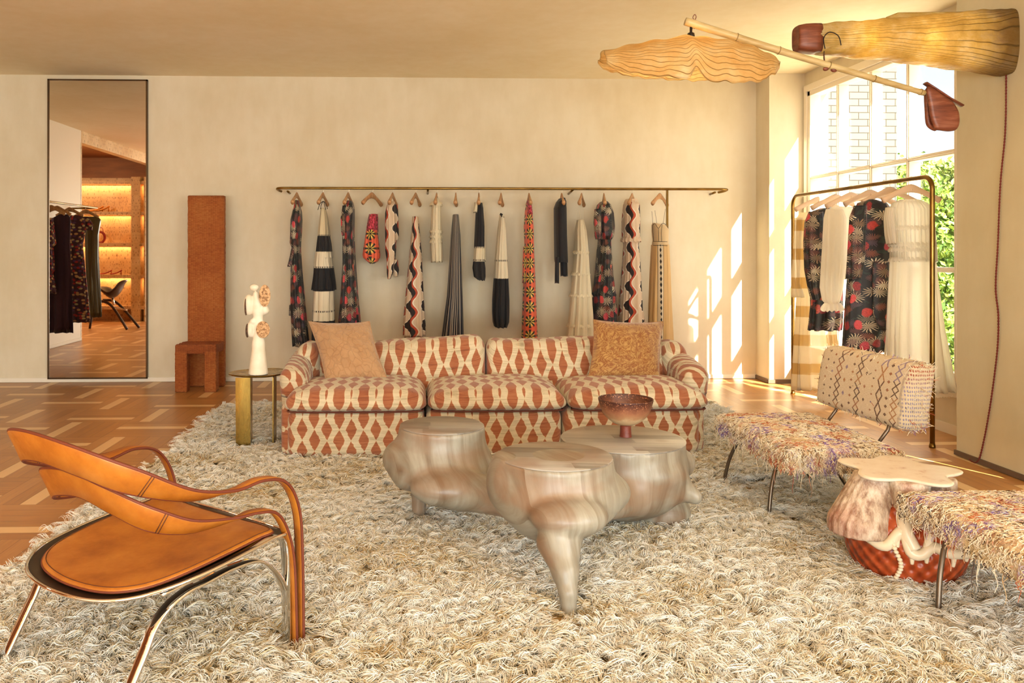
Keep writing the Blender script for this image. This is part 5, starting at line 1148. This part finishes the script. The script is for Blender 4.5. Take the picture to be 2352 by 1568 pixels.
strings([[(1499, 517, yn), (1505, 514, yn), (1512, 524, yn), (1520, 514, yn), (1527, 514, yn), (1535, 524, yn)], [(1500, 554, yn), (1533, 555, yn)], [(1500, 563, yn-.02), (1533, 564, yn-.02)], [(1512, 524, yn), (1513, 554, yn)], [(1499, 517, yn), (1501, 554, yn)], [(1521, 515, yn), (1519, 535, yn), (1520, 554, yn)]], yn, g, m_trim, .0022, 'black_edging')
strings([[(1497, 485, Y0-.1), (1500, 517, Y0-.1)], [(1528, 480, Y0+.04), (1523, 514, Y0+.0)], [(1504, 483, Y0), (1509, 515, Y0)]], Y0, g, m_trim, .0014)

# ---------------------------------------------------------------- free-standing rack in the window niche
a0 = np.array(at(1817, 905, z=0)); b0 = np.array(at(2147, 1028, z=0)); zt = at(2140, 404, y=b0[1]).z
xr_ = (a0[0]+b0[0])/2
rk = root('garment_rack', (xr_, (a0[1]+b0[1])/2, 0), 'free-standing brass tube clothes rack with rounded corners in front of the window', 'clothes rack')
c_ = .085; arc = lambda y_, s: [(xr_, y_-s*c_*(1-math.cos(t))*-1*0 + s*(c_-c_*math.cos(t))*1.0, zt-c_+c_*math.sin(t)) for t in np.linspace(0, PI/2, 9)]
MB().tube([(xr_, b0[1], 0), (xr_, b0[1], .6), (xr_, b0[1], 1.2)] + arc(b0[1], 1) + [(xr_, y_, zt) for y_ in np.linspace(b0[1]+.2, a0[1]-.2, 6)] + arc(a0[1], -1)[::-1] + [(xr_, a0[1], 1.2), (xr_, a0[1], .6), (xr_, a0[1], 0)], .0155, 14).build('tube_frame', m_rail, rk)
for q_ in (a0, b0): MB().lathe([(.001, 0), (.02, 0), (.02, .012), (.016, .03), (.001, .03)], (xr_, q_[1], 0), 16).build('foot', m_rail, rk)
GK, HK = 'garments on the window rack', 'hangers on the window rack'
def rk_item(px, hl, name=None, label=None, cat=None, deg=90):
    y_ = xr_*0; # depth along the rail from the hook's column
    y_ = at(px, 430, x=xr_).y
    hanger((xr_, y_, zt+.0155), deg, hl, HK, m_hangp, half=.2, top=.0155)
    return (root(name, (xr_, y_, zt-.2), label, cat, GK), y_) if name else y_
HP = 'pale hanger on the window rack '
# sheer banded dress at the far end
M = cloth('sheer_banded', .7, .25, .45); u, v, _ = M.xyz(M.co('UV')); z_ = M.xyz(M.pos())[2]; bz = M.step(M.math('SINE', M.math('MULTIPLY', z_, 26)), .35, .05)
M.color(M.mix(bz, 'F0E2C0', 'D2AE6A')); m_shb = finish(M)
m_shc = plain('sheer_cream', 'F2E8D2', 'E8DABC', .12, .45); m_shw = plain('soft_cream_chiffon', 'FBF6EA', 'F6EEDF', .12, .7)
g, y_ = rk_item(1880, HP+'holding the sheer banded dress at the far end', 'dress', 'sheer cream and gold banded dress at the far end of the window rack', 'dress')
loft([(488, 1838, 1888, .5), (500, 1830, 1893), (560, 1828, 1895), (640, 1832, 1900), (720, 1828, 1912), (800, 1824, 1925), (895, 1820, 1940)], y_, .06, m_shb, 'gown', g, folds=9, seed=41)
loft([(500, 1827, 1842), (580, 1823, 1838), (650, 1820, 1835), (676, 1818, 1846), (682, 1820, 1846)], y_-.05, .04, m_shb, 'sleeve', g, folds=5, seed=42)
# floral jacket
g, y_ = rk_item(1920, HP+'inside the short dark floral dress', 'dress', 'short dark floral dress with cuffed sleeve, behind the cream blouse on the window rack', 'dress')
loft([(478, 1885, 1912, .4), (484, 1868, 1925, .8), (520, 1860, 1935), (640, 1862, 1935), (700, 1862, 1934), (745, 1858, 1932), (758, 1856, 1930)], y_, .075, F1, 'dress_body', g, folds=8, seed=43)
loft([(486, 1858, 1890, .7), (510, 1849, 1892), (560, 1847, 1890), (620, 1850, 1890), (665, 1858, 1889, .8), (688, 1864, 1892, .8)], y_-.07, .055, F1, 'sleeve', g, folds=6, seed=44)
# cream blouse
g, y_ = rk_item(1955, HP+'inside the cream full-sleeved blouse', 'blouse', 'cream blouse with full gathered sleeve between the two dark floral dresses', 'blouse')
loft([(474, 1915, 1950, .4), (482, 1900, 1960, .8), (520, 1896, 1965), (600, 1895, 1962), (640, 1895, 1958)], y_, .06, m_shw, 'blouse_body', g, folds=8, seed=45)
loft([(480, 1898, 1935, .6), (500, 1894, 1942), (600, 1889, 1940), (660, 1887, 1934), (690, 1892, 1928, .8), (697, 1898, 1925, .7)], y_-.07, .05, m_shw, 'sleeve', g, folds=6, seed=46)
ruffle(703, 1894, 1930, y_-.07, .04, m_shw, g, .06, .018, 14, 'cuff_frill')
rk_item(2000, HP+'with nothing on it, beside the large floral dress')
# large floral dress
g, y_ = rk_item(2045, HP+'inside the large dark floral dress', 'dress', 'large dark floral wrap dress hanging in front of the window', 'dress')
loft([(458, 1992, 2010, .4), (466, 1970, 2035, .7), (490, 1958, 2052), (560, 1952, 2054), (620, 1948, 2050), (700, 1942, 2046), (808, 1935, 2036)], y_, .07, F2, 'dress_body', g, folds=5, amp=.07, seed=47)
loft([(472, 1962, 1990, .7), (500, 1951, 1988), (600, 1946, 1984), (640, 1944, 1975)], y_-.075, .045, F2, 'sleeve', g, folds=5, seed=48)
loft([(600, 2005, 2040, .6), (640, 2003, 2044, .7), (720, 2005, 2042, .7), (760, 2020, 2040, .4)], y_-.085, .03, F2, 'wrap_panel', g, folds=3, amp=.05, seed=49)
# cream gauze dress
g, y_ = rk_item(2093, HP+'at the near end inside the long cream gauze dress', 'dress', 'long cream gauze dress with gathered bodice nearest on the window rack', 'dress')
m_gz = plain('cream_gauze', 'FDF9EF', 'F8F1E2', .12, .65)
loft([(458, 2070, 2110, .4), (466, 2052, 2128, .7), (480, 2045, 2140), (530, 2046, 2142), (590, 2048, 2144), (600, 2048, 2145)], y_, .07, m_gz, 'bodice', g, folds=30, amp=.13, n=150, seed=50)
loft([(596, 2048, 2145), (640, 2046, 2148), (760, 2040, 2160), (900, 2034, 2182)], y_, .085, m_gz, 'skirt_body', g, folds=10, amp=.2, seed=51)
for py, a, b_ in ((522, 2046, 2142), (560, 2047, 2143), (572, 2047, 2143), (594, 2047, 2144)): ruffle(py, a, b_, y_, .07, m_gz, g, .03, .012, 44, seed=py)
ruffle(462, 2068, 2112, y_, .035, m_gz, g, .03, .008, 30, 'neck_frill'); ruffle(903, 2034, 2182, y_, .08, m_gz, g, .03, .012, 50, 'hem_frill')
loft([(476, 2038, 2052), (500, 2034, 2050), (540, 2038, 2052), (560, 2042, 2052)], y_-.03, .04, m_gz, 'sleeve_frill', g, folds=6, amp=.3, seed=52)
# ================================================================ paper and bamboo lamps
def leafpaper(name, cols, veins='7A5A2E', vs=26, ax=2, tr=.55, dark=None):
    M = NT(name, .45); p = M.pos(); x, y, z = M.xyz(p); u, v, _ = M.xyz(M.co('UV'))
    n = M.noise(p, 7, 4, .6); cr = M.noise(M.map(p, (10, 10, 22)), 1, 5, .7)
    w_ = M.math('ADD', M.math('MULTIPLY', v, vs), M.math('MULTIPLY', M.math('SUBTRACT', M.noise(M.map(M.co('UV'), (5, 3, 1)), 1, 3), .5), 1.5)); f = M.math('ABSOLUTE', M.math('SUBTRACT', M.math('FRACT', w_), .5))
    line = M.math('SUBTRACT', 1, M.step(f, .05, .04))
    c = M.ramp(M.math('ADD', M.math('MULTIPLY', n, .6), M.math('MULTIPLY', cr, .4)), [(.32, cols[0]), (.5, cols[1]), (.68, cols[2])]); 
    if dark: c = M.mix(M.math('MULTIPLY', M.step(M.math('ADD', x, M.math('MULTIPLY', cr, .25)), dark+.14, .10), .75), c, '6A4218'); line = M.math('MULTIPLY', line, M.math('ADD', .55, M.math('MULTIPLY', M.step(x, dark-.05, .15), .6)), clamp=True)
    c = M.mix(M.math('MULTIPLY', line, .8), c, veins); M.color(c); M.set('Coat Weight', .3); M.bump(M.math('ADD', cr, M.math('MULTIPLY', line, .4)), .8, .012)
    M._s = (0, tr); return finish(M)
m_pap = leafpaper('ribbed_paper', ('E0C080', 'ECD6A2', 'F6ECCE'), 'A08048', 30, tr=.7)
m_skin = leafpaper('amber_skin', ('C8A850', 'E2C97C', 'F6E8BC'), '6A5228', 34, tr=.55, dark=3.22)
m_bam = NT('bamboo', .4); p_ = m_bam.pos(); m_bam.color(m_bam.ramp(m_bam.noise(m_bam.map(p_, (4, 30, 30)), 1, 3), [(.3, 'A98E58'), (.7, 'D2BE8C')])); m_bam = m_bam.m
def redwood():
    M = NT('red_wood', .42); p = M.pos(); n = M.noise(M.map(p, (6, 20, 50), (0, R(-25), 0)), 1, 4, .6, .5); M.color(M.ramp(n, [(.3, '5C2A1A'), (.55, '7C422C'), (.75, '966048')])); return M.m
m_node = NT('bamboo_node', .5, col='8A7040').m
m_rw = redwood(); m_sock = NT('black_socket', .4, col='1C1612').m
m_cord = NT('red_twisted_cord', .7, col='6E2418').m
YP = 4.30
pl = lambda px, py, y=YP: np.array(at(px, py, y=y))
bal = root('hanging_lamp', tuple(pl(1900, 145)), 'balancing bamboo pole lamp with ruffled paper shade and dark red wood counterweight', 'lamp')
pA, pB = pl(1574, 49), pl(2124, 214); T_ = (pB-pA); s_ = np.linspace(0, 1, 60)
nodes = [(1690-1572)/556, (1788-1572)/556, (1905-1572)/556, (2010-1572)/556, (2118-1572)/556, .035]
rr = .0215-.0065*s_; 
for nd in nodes: rr = rr+.0022*np.exp(-((s_-nd)/.008)**2)
MB().tube([pA+T_*t+np.array([0, 0, -.006*math.sin(PI*t)]) for t in s_], rr, 16).build('pole', m_bam, bal)
for nd in nodes[:-1]:
    c_ = pA+T_*nd+np.array([0, 0, -.006*math.sin(PI*nd)]); MB().tube([c_-T_*.0015, c_+T_*.0015], .0215-.0065*nd+.0034, 16).build('node_ring', m_node, bal)
pt = pl(1594, 58); MB().tube(spl([pt+np.array(q_) for q_ in ((0, 0, -.02), (.008, 0, .02), (-.006, 0, .04), (.004, 0, .058), (.012, 0, .045), (.002, 0, .02), (-.01, 0, -.02), (-.016, 0, -.05))], 6), .0022, 6).build('hook_wire', m_rw, bal)
sk0 = pl(1587, 86)
MB().lathe([(.001, .0), (.022, 0), (.020, .018), (.018, .03), (.007, .036), (.006, .07), (.001, .072)], sk0-np.array([0, 0, .008]), 18).build('socket', m_sock, bal)
# shade
keyx = np.array([1383, 1400, 1440, 1500, 1545, 1590, 1640, 1700, 1750, 1775, 1788]); top = np.array([118, 114, 105, 95, 90, 88, 92, 104, 121, 133, 141]); bot = np.array([148, 160, 170, 178, 180, 188, 189, 187, 170, 156, 146]); wid = np.array([.09, .13, .2, .27, .29, .30, .29, .25, .16, .08, .01])
nu, nv = 120, 56; px_ = np.linspace(1383, 1788, nu); rows = []; uvs = []
for i, px in enumerate(px_):
    tz_ = pl(px, np.interp(px, keyx, top))[2]; X = pl(px, 100)[0]; w_ = np.interp(px, keyx, wid); bz_ = pl(px, np.interp(px, keyx, bot), YP-w_)[2]
    t = np.linspace(-1, 1, nv); notch = .06*np.exp(-((px-1562)/14)**2)*np.clip(t, 0, 1)
    zz = tz_-(tz_-bz_)*np.abs(t)**1.9*np.where(t > 0, 1, .55) + notch
    zz += .006*np.sin(t*22+px*.05)*np.abs(t) + .004*np.sin(px*.11+t*6)
    yy = YP-w_*np.sin(t*PI/2)*(1-.12*np.exp(-((px-1562)/16)**2)*np.clip(t, 0, 1)) 
    ripple = .005*np.sin(px*.05)*np.abs(t)**3+.003*np.sin(px*.21+1)*np.abs(t)**3
    rows.append(np.stack([np.full(nv, X)+.004*np.sin(t*9), yy, zz+ripple], 1)); uvs.append(np.stack([np.full(nv, (px-1383)/405), (t+1)/2+.10*(px-1560)/405*np.sign(t)*(-1)], 1))
sh = MB().grid(rows).build('paper_shade', m_pap, bal, uv=np.concatenate(uvs)); sm_ = sh.modifiers.new('thickness', 'SOLIDIFY'); sm_.thickness = .002
mb_ = bpy.data.materials.new('warm_bulb'); mb_.use_nodes = True; e = mb_.node_tree.nodes['Principled BSDF']; e.inputs['Emission Color'].default_value = (1, .62, .25, 1); e.inputs['Emission Strength'].default_value = 25
lb = MB().ell(sk0-np.array([0, 0, .06]), (.026, .026, .034), 16).build('bulb', mb_, bal)
lamp('POINT', 'bulb_light', tuple(sk0-np.array([0, 0, .055])), 26, (1, .68, .34), shadow_soft_size=.035)
# counterweight: two paddles of dark red wood
def paddle(pts, y, th, name, close=True):
    o = spl([pl(*q_, y) for q_ in pts], 6, closed=True); c = o.mean(0); nrm = np.array([0, 1, 0.]); rg = []
    for k, d in ((.02, -1), (.75, -1), (.95, -.75), (1, 0), (.95, .75), (.75, 1), (.02, 1)): rg.append(c+(o-c)*k+nrm*th*d)
    return MB().grid(rg, cv=True, caps=True).build(name, m_rw, bal)
paddle([(2127, 205), (2136, 198), (2160, 215), (2185, 232), (2200, 255), (2203, 280), (2197, 297), (2180, 302), (2160, 300), (2148, 296), (2138, 270), (2133, 240)], YP-.012, .014, 'counterweight_paddle')
paddle([(2124, 210), (2132, 203), (2140, 235), (2148, 270), (2155, 292), (2146, 301), (2129, 288), (2125, 250)], YP+.03, .013, 'counterweight_paddle')
MB().sweep([pl(2125, 191), pl(2150, 207), pl(2180, 227), pl(2209, 243)], [(math.cos(t)*.022, math.sin(t)*.008) for t in np.linspace(0, 2*PI, 12)[:-1]]).build('counterweight_slat', m_rw, bal)
MB().ell(pl(1897, 158), (.017, .012, .012), 14, rot('Y', -10)).ell(pl(1915, 161), (.018, .012, .012), 14, rot('Y', 10)).build('wooden_toggle', m_rw, bal)
MB().tube(spl([pl(1893, 122), pl(1894, 140), pl(1893, 148), pl(1897, 156)], 5), .0018, 6).build('suspension_string', m_rw, bal)

# wall-mounted amber shade
YS = 4.56
wl = root('wall_lamp', (XR, YS, at(2340, 100, y=YS).z), 'large amber parchment wall lamp projecting from the right-hand pier', 'lamp')
ps = lambda px, py, y=YS: np.array(at(px, py, y=y))
kx = np.array([1860, 1878, 1950, 2040, 2150, 2250, 2310, 2335, 2348]); kt = np.array([57, 56, 50, 43, 33, 25, 22, 32, 60]); kb = np.array([120, 124, 129, 135, 149, 163, 172, 165, 138]); kd = np.array([.055, .06, .075, .085, .10, .11, .105, .09, .06])
nu, nv = 90, 44; rows = []; uvs = []; th = np.linspace(0, 2*PI, nv)
for px in np.linspace(1862, 2347, nu):
    a, b_ = ps(px, np.interp(px, kx, kt)), ps(px, np.interp(px, kx, kb)); hz = (a[2]-b_[2])/2; c = (a+b_)/2; d = np.interp(px, kx, kd); 
    c_, s__ = np.cos(th), np.sin(th); e = .55
    wr_ = .005*np.sin(px*.06+th*3)+.003*np.sin(px*.17+th*5)
    bend_ = .02*math.sin((px-1860)/487*PI)
    rows.append(np.stack([np.full(nv, a[0]), YS+(d+wr_)*np.sign(c_)*np.abs(c_)**e+bend_, c[2]+(hz+wr_*.5)*np.sign(s__)*np.abs(s__)**(e+.15)], 1))
    uvs.append(np.stack([np.full(nv, (px-1862)/485), th/(2*PI)*2+.25*(px-1862)/485*np.sin(th)], 1))
sk = MB().grid(rows).build('amber_shade', m_skin, wl, uv=np.concatenate(uvs)); sm_ = sk.modifiers.new('thickness', 'SOLIDIFY'); sm_.thickness = .0025
# upper flap showing behind the top edge
rows = []; uvs = []
for i, px in enumerate(np.linspace(2035, 2300, 30)):
    k = min(1, i/3, (29-i)/2+.3); a = ps(px, 45-6*i/30-0, YS+.07); t = ps(px, 29-4*i/30 + 10*(1-k), YS+.10); rows.append([a+(t-a)*q_ for q_ in np.linspace(0, 1, 6)]); uvs += [(i/30, .2+.2*q_) for q_ in np.linspace(0, 1, 6)]
fl = MB().grid(rows).build('upper_flap', m_skin, wl, uv=np.array(uvs)); sm_ = fl.modifiers.new('thickness', 'SOLIDIFY'); sm_.thickness = .003
a = [ps(px, 0) for px in (1829, 1832, 1845, 1862, 1880)]; rg = []
for px, t0, b0_, d in ((1829, 68, 108, .03), (1827, 63, 114, .045), (1830, 60, 118, .055), (1845, 57, 121, .062), (1864, 56, 123, .064), (1879, 56, 124, .062), (1879, 60, 120, .05)):
    t_, b_ = ps(px, t0), ps(px, b0_); c = (t_+b_)/2; hz = (t_[2]-b_[2])/2; rg.append(np.stack([np.full(44, t_[0]), YS+d*np.sign(np.cos(th))*np.abs(np.cos(th))**.5, c[2]+hz*np.sign(np.sin(th))*np.abs(np.sin(th))**.5], 1)[:-1])
MB().grid(rg, cv=True, caps=True).build('end_cap', m_rw, wl)
MB().box((3.36, YS-.05, at(2340, 130, y=YS).z), (XR, YS+.05, at(2340, 60, y=YS).z)).build('wall_bracket', m_rw, wl, bevel=.01)
MB().tube(spl([ps(1895, 112, YS-.078), ps(1892, 88, YS-.083), ps(1905, 74, YS-.085), ps(1925, 82, YS-.085), ps(1932, 104, YS-.08)], 8), .003, 6).build('wire_loop', m_trim, wl)
MB().tube(spl([ps(1893, 118, YS-.07), ps(1892, 132, YS-.14), ps(1894, 140, YS-.2), pl(1893, 122)], 5), .0025, 6).build('hanging_wire', m_trim, wl)
for px in (1990, 2130, 2260): lamp('POINT', 'shade_light', tuple(ps(px, 95)), 1.1, (1, .80, .52), shadow_soft_size=.085)
# twisted cable down the pier
cp = [(2311, 168), (2309, 300), (2298, 420), (2292, 560), (2287, 660), (2293, 725), (2291, 800), (2279, 900), (2266, 980), (2252, 1045), (2243, 1061), (2234, 1060), (2228, 1055)]
C_ = spl([at(px, py, x=XR-.012) for px, py in cp], 40); ln = np.r_[0, np.cumsum(np.linalg.norm(np.diff(C_, axis=0), axis=1))]; 
cb_ = root('power_cable', tuple(C_[-1]), 'thin twisted red cable hanging from the amber wall lamp to the floor', 'cable')
for k in (0, 1): 
    ph = ln*2*PI/.035+k*PI; MB().tube(C_+np.stack([.0*ph, .0028*np.cos(ph), .0*ph], 1)+np.stack([.0028*np.sin(ph), .0*ph, .0*ph], 1), .0030, 6).build('strand', m_cord, cb_)

# ================================================================ alcove and rail seen in the mirror
def burl():
    M = NT('burl_veneer', .4); p = M.pos(); x, y, z = M.xyz(p); q_ = M.comb(M.math('ABSOLUTE', M.math('SUBTRACT', M.math('FRACT', M.math('MULTIPLY', M.math('ADD', x, y), 2.1)), .5)), z, 0.0)
    n = M.noise(M.map(q_, (30, 16, 1)), 1, 4, .6); f = M.step(n, .60, .03); M.color(M.mix(f, M.ramp(M.noise(p, 3, 3), [(.3, 'D2AC78'), (.7, 'EBD3A8')]), '6E4A2E')); return M.m
m_burl = burl(); M = NT('brown_veneer', .5); M.color(M.ramp(M.noise(M.map(M.pos(), (2, 9, 9)), 1, 4), [(.3, '7A4A28'), (.7, 'A06A3E')])); m_brn = M.m
struct('wall_alcove_back', MB().box((-8.6, .7, 0), (XL-.131, .85, H)), m_brn)
struct('wall_alcove_side', MB().box((-8.8, .7, 0), (-8.6, 5.6, H)), m_brn)
struct('wall_alcove_far', MB().box((-8.8, 5.6, 0), (XL-.131, 5.75, H)), m_brn)
struct('ceiling_alcove', MB().box((-8.8, .7, H), (XL-.131, 5.75, H+.12)), m_brn)
struct('trim_3', MB().box((XL-.13, .85, 2.86), (XL, 4.29, H)).box((XL-.13, 4.27, 0), (XL+.002, 4.30, 2.86)), m_burl)
def mir(px, py, y=None, x=None):
    """the place whose reflection in the tall mirror is seen at a photo pixel"""
    p = at(px, py, y=(2*YB-.044-y) if y is not None else None, x=x); return np.array([p.x, 2*YB-.044-p.y, p.z])
su = root('shelving_unit', (-5.8, 1.05, 0), 'warm-lit patterned veneer shelving in the alcove reflected in the mirror', 'shelving')
yb0, yb1 = .852, 1.12; X0, X1 = -7.0, -5.02
MB().box((X0, yb0, 0), (X1, yb0+.02, 2.65)).build('back_panel', m_burl, su, smooth=False)
c0_, c1_ = mir(302, 600, y=yb1)[0], mir(323, 600, y=yb1)[0]
for a, b_ in ((X0, X0+.05), (c0_, c1_), (X1-.03, X1)): MB().box((a, yb0+.02, 0), (b_, yb1+.02, 2.65)).build('upright', m_burl, su, smooth=False)
shz = [mir(290, py, y=yb1)[2] for py in (418, 489, 561, 634, 706)]
for z in shz: MB().box((X0+.05, yb0+.02, z-.035), (X1-.03, yb1, z+.025)).build('shelf', m_burl, su, smooth=False)
for i, z in enumerate(shz[:-1]):
    for xa, xb in ((X0+.3, c0_), (c1_, X1-.03)):
        lamp('AREA', 'shelf_light', ((xa+xb)/2, yb0+.06, z-.05), 5.0 if xb == c0_ else 1.8, (1, .55, .22), (0, -.15, -1), shape='RECTANGLE', size=abs(xb-xa)*.9, size_y=.03)
lamp('POINT', 'alcove_light', (-6.6, 3.2, 2.6), 70, (1, .62, .34), shadow_soft_size=.2)
# shoes, a bag and a lounge chair in the alcove
sp = mir(232, 483, y=1.0); m_gold = NT('gold_leather', .3, .6, 'C8863C').m; m_redl = NT('red_leather', .4, col='A02A1C').m
def shoe(x, y, z, m, label, group, s=1.0):
    r_ = root('shoe', (x, y, z), label, 'shoe', group); t = np.linspace(0, 1, 14)
    P = [(x+s*(.13-.26*k), y, z+s*(.085*(1-k)**2+.018)) for k in t]; MB().sweep(P, [(math.cos(a)*.034*s, math.sin(a)*.018*s) for a in np.linspace(0, 2*PI, 11)[:-1]], scale=[(.6+.55*math.sin(k*2.6), .8) for k in t]).build('upper', m, r_)
    MB().lathe([(.014*s, 0), (.010*s, .07*s), (.016*s, .085*s)], (x+.115*s, y, z), 10).build('heel', m, r_); return r_
shoe(sp[0]+.03, 1.02, shz[1]+.025, m_gold, 'gold heeled shoe on the upper lit shelf, seen in the mirror', 'shoes on the lit shelves')
shoe(sp[0]-.10, .96, shz[1]+.025, m_gold, 'gold heeled shoe at the back of the upper lit shelf, seen in the mirror', 'shoes on the lit shelves')
sp = mir(258, 628, y=1.0)
for i, dx in enumerate((-.12, .08)): shoe(sp[0]+dx, .98+.05*i, shz[3]+.025, m_redl, ('red shoe on the low lit shelf, towards the column, in the mirror', 'red shoe on the low lit shelf, nearer the hanging clothes, in the mirror')[1-i], 'shoes on the lit shelves', .8)
bp = mir(229, 546, y=1.04); bg_ = root('handbag', (bp[0], 1.02, shz[2]+.025), 'small round red handbag on the middle lit shelf, seen in the mirror', 'bag')
bag = lambda rx, z: MB()
b = MB(); b.sweep([(bp[0]+.085*math.cos(t), 1.02, shz[2]+.13+.10*math.sin(t)) for t in np.linspace(0, 2*PI, 25)[:-1]], [(.02, -.012), (.02, .012), (-.02, .012), (-.02, -.012)], closed=True, up=(0, 1, 0)); b.build('bag_body', m_redl, bg_)
MB().tube(spl([(bp[0]-.06, 1.02, shz[2]+.2), (bp[0]-.04, 1.02, shz[2]+.30), (bp[0]+.04, 1.02, shz[2]+.30), (bp[0]+.06, 1.02, shz[2]+.2)], 6), .006, 8).build('bag_handle', m_redl, bg_)
YC = 2.6; m_dw = NT('dark_stained_wood', .3, col='3E2416').m
cl = root('lounge_chair', tuple(mir(270, 722, y=YC)*np.array([1, 1, 0])), 'dark wooden scoop lounge chair reflected low in the mirror', 'chair')
sc0 = mir(262, 675, y=YC); mp = lambda px, py: mir(px, py, y=YC)
rows = []
for a, w0 in zip(np.linspace(0, 1, 18), np.linspace(0, 1, 18)):
    path = spl([mp(222, 660), mp(238, 668), mp(256, 682), mp(270, 674), mp(280, 655), mp(290, 642)], 10); i = int(a*(len(path)-1)); w_ = .20*math.sin(PI*min(.98, a*.86+.12))**.6
    rows.append([path[i]+np.array([0, s*w_, .10*s*s*math.sin(a*PI)]) for s in np.linspace(-1, 1, 13)])
o = MB().grid(rows).build('scoop_seat', m_dw, cl); s2 = o.modifiers.new('thickness', 'SOLIDIFY'); s2.thickness = .02
for dy, en in ((-.16, (312, 722)), (.16, (300, 724))): 
    P = spl([mp(228, 690)+np.array([0, dy, 0]), mp(262, 698)+np.array([0, dy, 0]), mp(*en)*np.array([1, 1, 0])+np.array([0, dy, .008])], 8); MB().tube(P, .022, 8).build('runner', m_dw, cl)
MB().tube(spl([mp(232, 690)+np.array([0, 0, .0]), mp(262, 705), mp(292, 712)*np.array([1, 1, 1])], 6), .012, 8).build('spine', m_chr, cl)
MB().tube([mp(258, 684), mp(262, 700)], .02, 8).build('stem', m_chr, cl)
x_ = mp(240, 700)[0]; MB().tube(spl([mp(226, 690), mp(215, 705), mp(206, 722)*np.array([1, 1, 0])+np.array([0, 0, .01])], 6), .02, 8).build('rear_leg', m_dw, cl)
# rail and garments on the left wall
XG = -4.55; zg = 1.90
lr = root('clothes_rail', (XG, 5.8, zg), 'brass rail on the left wall, seen only in the mirror', 'clothes rail')
MB().tube([(XG, 7.3, zg), (XG, 4.55, zg)], .0125, 12).build('rail', m_rail, lr)
MB().tube([(XG, 4.55, zg), (XG, 4.55, zg-.0), (XL, 4.62, zg-.01)], .0125, 12).build('wall_bracket', m_rail, lr); MB().tube([(XG, 7.2, zg), (XL, 7.2, zg-.01)], .0125, 12).build('wall_bracket', m_rail, lr)
def purple(): return plain('plum_velvet', '2A1024', '3C1636')
M = cloth('multicolour_print', .7); p = M.vm('SCALE', M.co('UV'), 26); v1 = M.vor(p, 1, dims='2D'); vc = M.vor(p, 1, out='Color', dims='2D'); M.color(M.mix(M.step(v1, .35, .05), M.ramp(M.xyz(vc)[0], [(0, 'B8343A'), (.3, 'D9A878'), (.6, '5E3A6A'), (.8, 'C8B890')], 'CONSTANT'), '4A2434')); m_mul = finish(M)
m_oli = plain('olive_satin', '6E5A1E', '3E3410', rough=.3)
GM, HM = 'garments on the left wall rail', 'hangers on the left wall rail'
def mloft(lev, y0, dy, m, name, parent, **k):
    """outline levels in reflected pixels"""
    ym = 2*YB-.044-y0; o = None
    global at
    keep = at; yy = ym
    def f(px, py, y=None, **q_): return keep(px, py, y=yy)
    at = f
    try: o = loft(lev, y0, dy, m, name, parent, **k)
    finally: at = keep
    return o
def mgar(px, hl, label, cat, m, lev, name='dress', dy=.05, **k):
    y0 = 2*YB-.044-keepat(px, 470, x=XG).y; hanger((XG, y0, zg+.0125), 90, hl, HM, m_hang, half=.17)
    r_ = root(name, (XG, y0, zg-.2), label, cat, GM); mloft(lev, y0, dy, m, 'gown', r_, **k); return r_, y0
keepat = at
g, y0 = mgar(117, 'hanger of the printed ruffled dress at the mirror edge', 'printed ruffled dress cut off by the left edge of the mirror', 'dress', m_mul, [(500, 88, 122, .5), (540, 84, 126), (560, 86, 129), (566, 84, 122), (620, 82, 126), (626, 80, 122), (674, 78, 131)], folds=6, seed=61)
g, y0 = mgar(131, 'hanger of the plum dress seen in the mirror', 'long plum dress on the left wall rail, seen in the mirror', 'dress', purple(), [(492, 136, 156, .5), (500, 122, 162, .8), (560, 116, 160), (640, 112, 164), (764, 106, 168)], folds=8, seed=62)
g, y0 = mgar(160, 'hanger of the small-patterned dress seen in the mirror', 'small-patterned dress with flutter sleeve, between plum and olive dresses in the mirror', 'dress', m_mul, [(494, 162, 185, .5), (502, 158, 196, .8), (530, 160, 198), (560, 160, 190), (600, 160, 194), (680, 164, 202), (740, 166, 207)], folds=8, seed=63)
mloft([(497, 184, 204, .6), (515, 188, 214), (528, 196, 212)], y0-.04, .03, m_mul, 'sleeve', g, folds=4, seed=64)
g, y0 = mgar(197, 'hanger of the olive satin dress seen in the mirror', 'gathered olive satin dress on the left wall rail, seen in the mirror', 'dress', m_oli, [(497, 190, 226, .5), (505, 192, 232), (540, 196, 226), (600, 198, 226), (640, 200, 228), (728, 204, 233)], folds=7, amp=.2, seed=65)
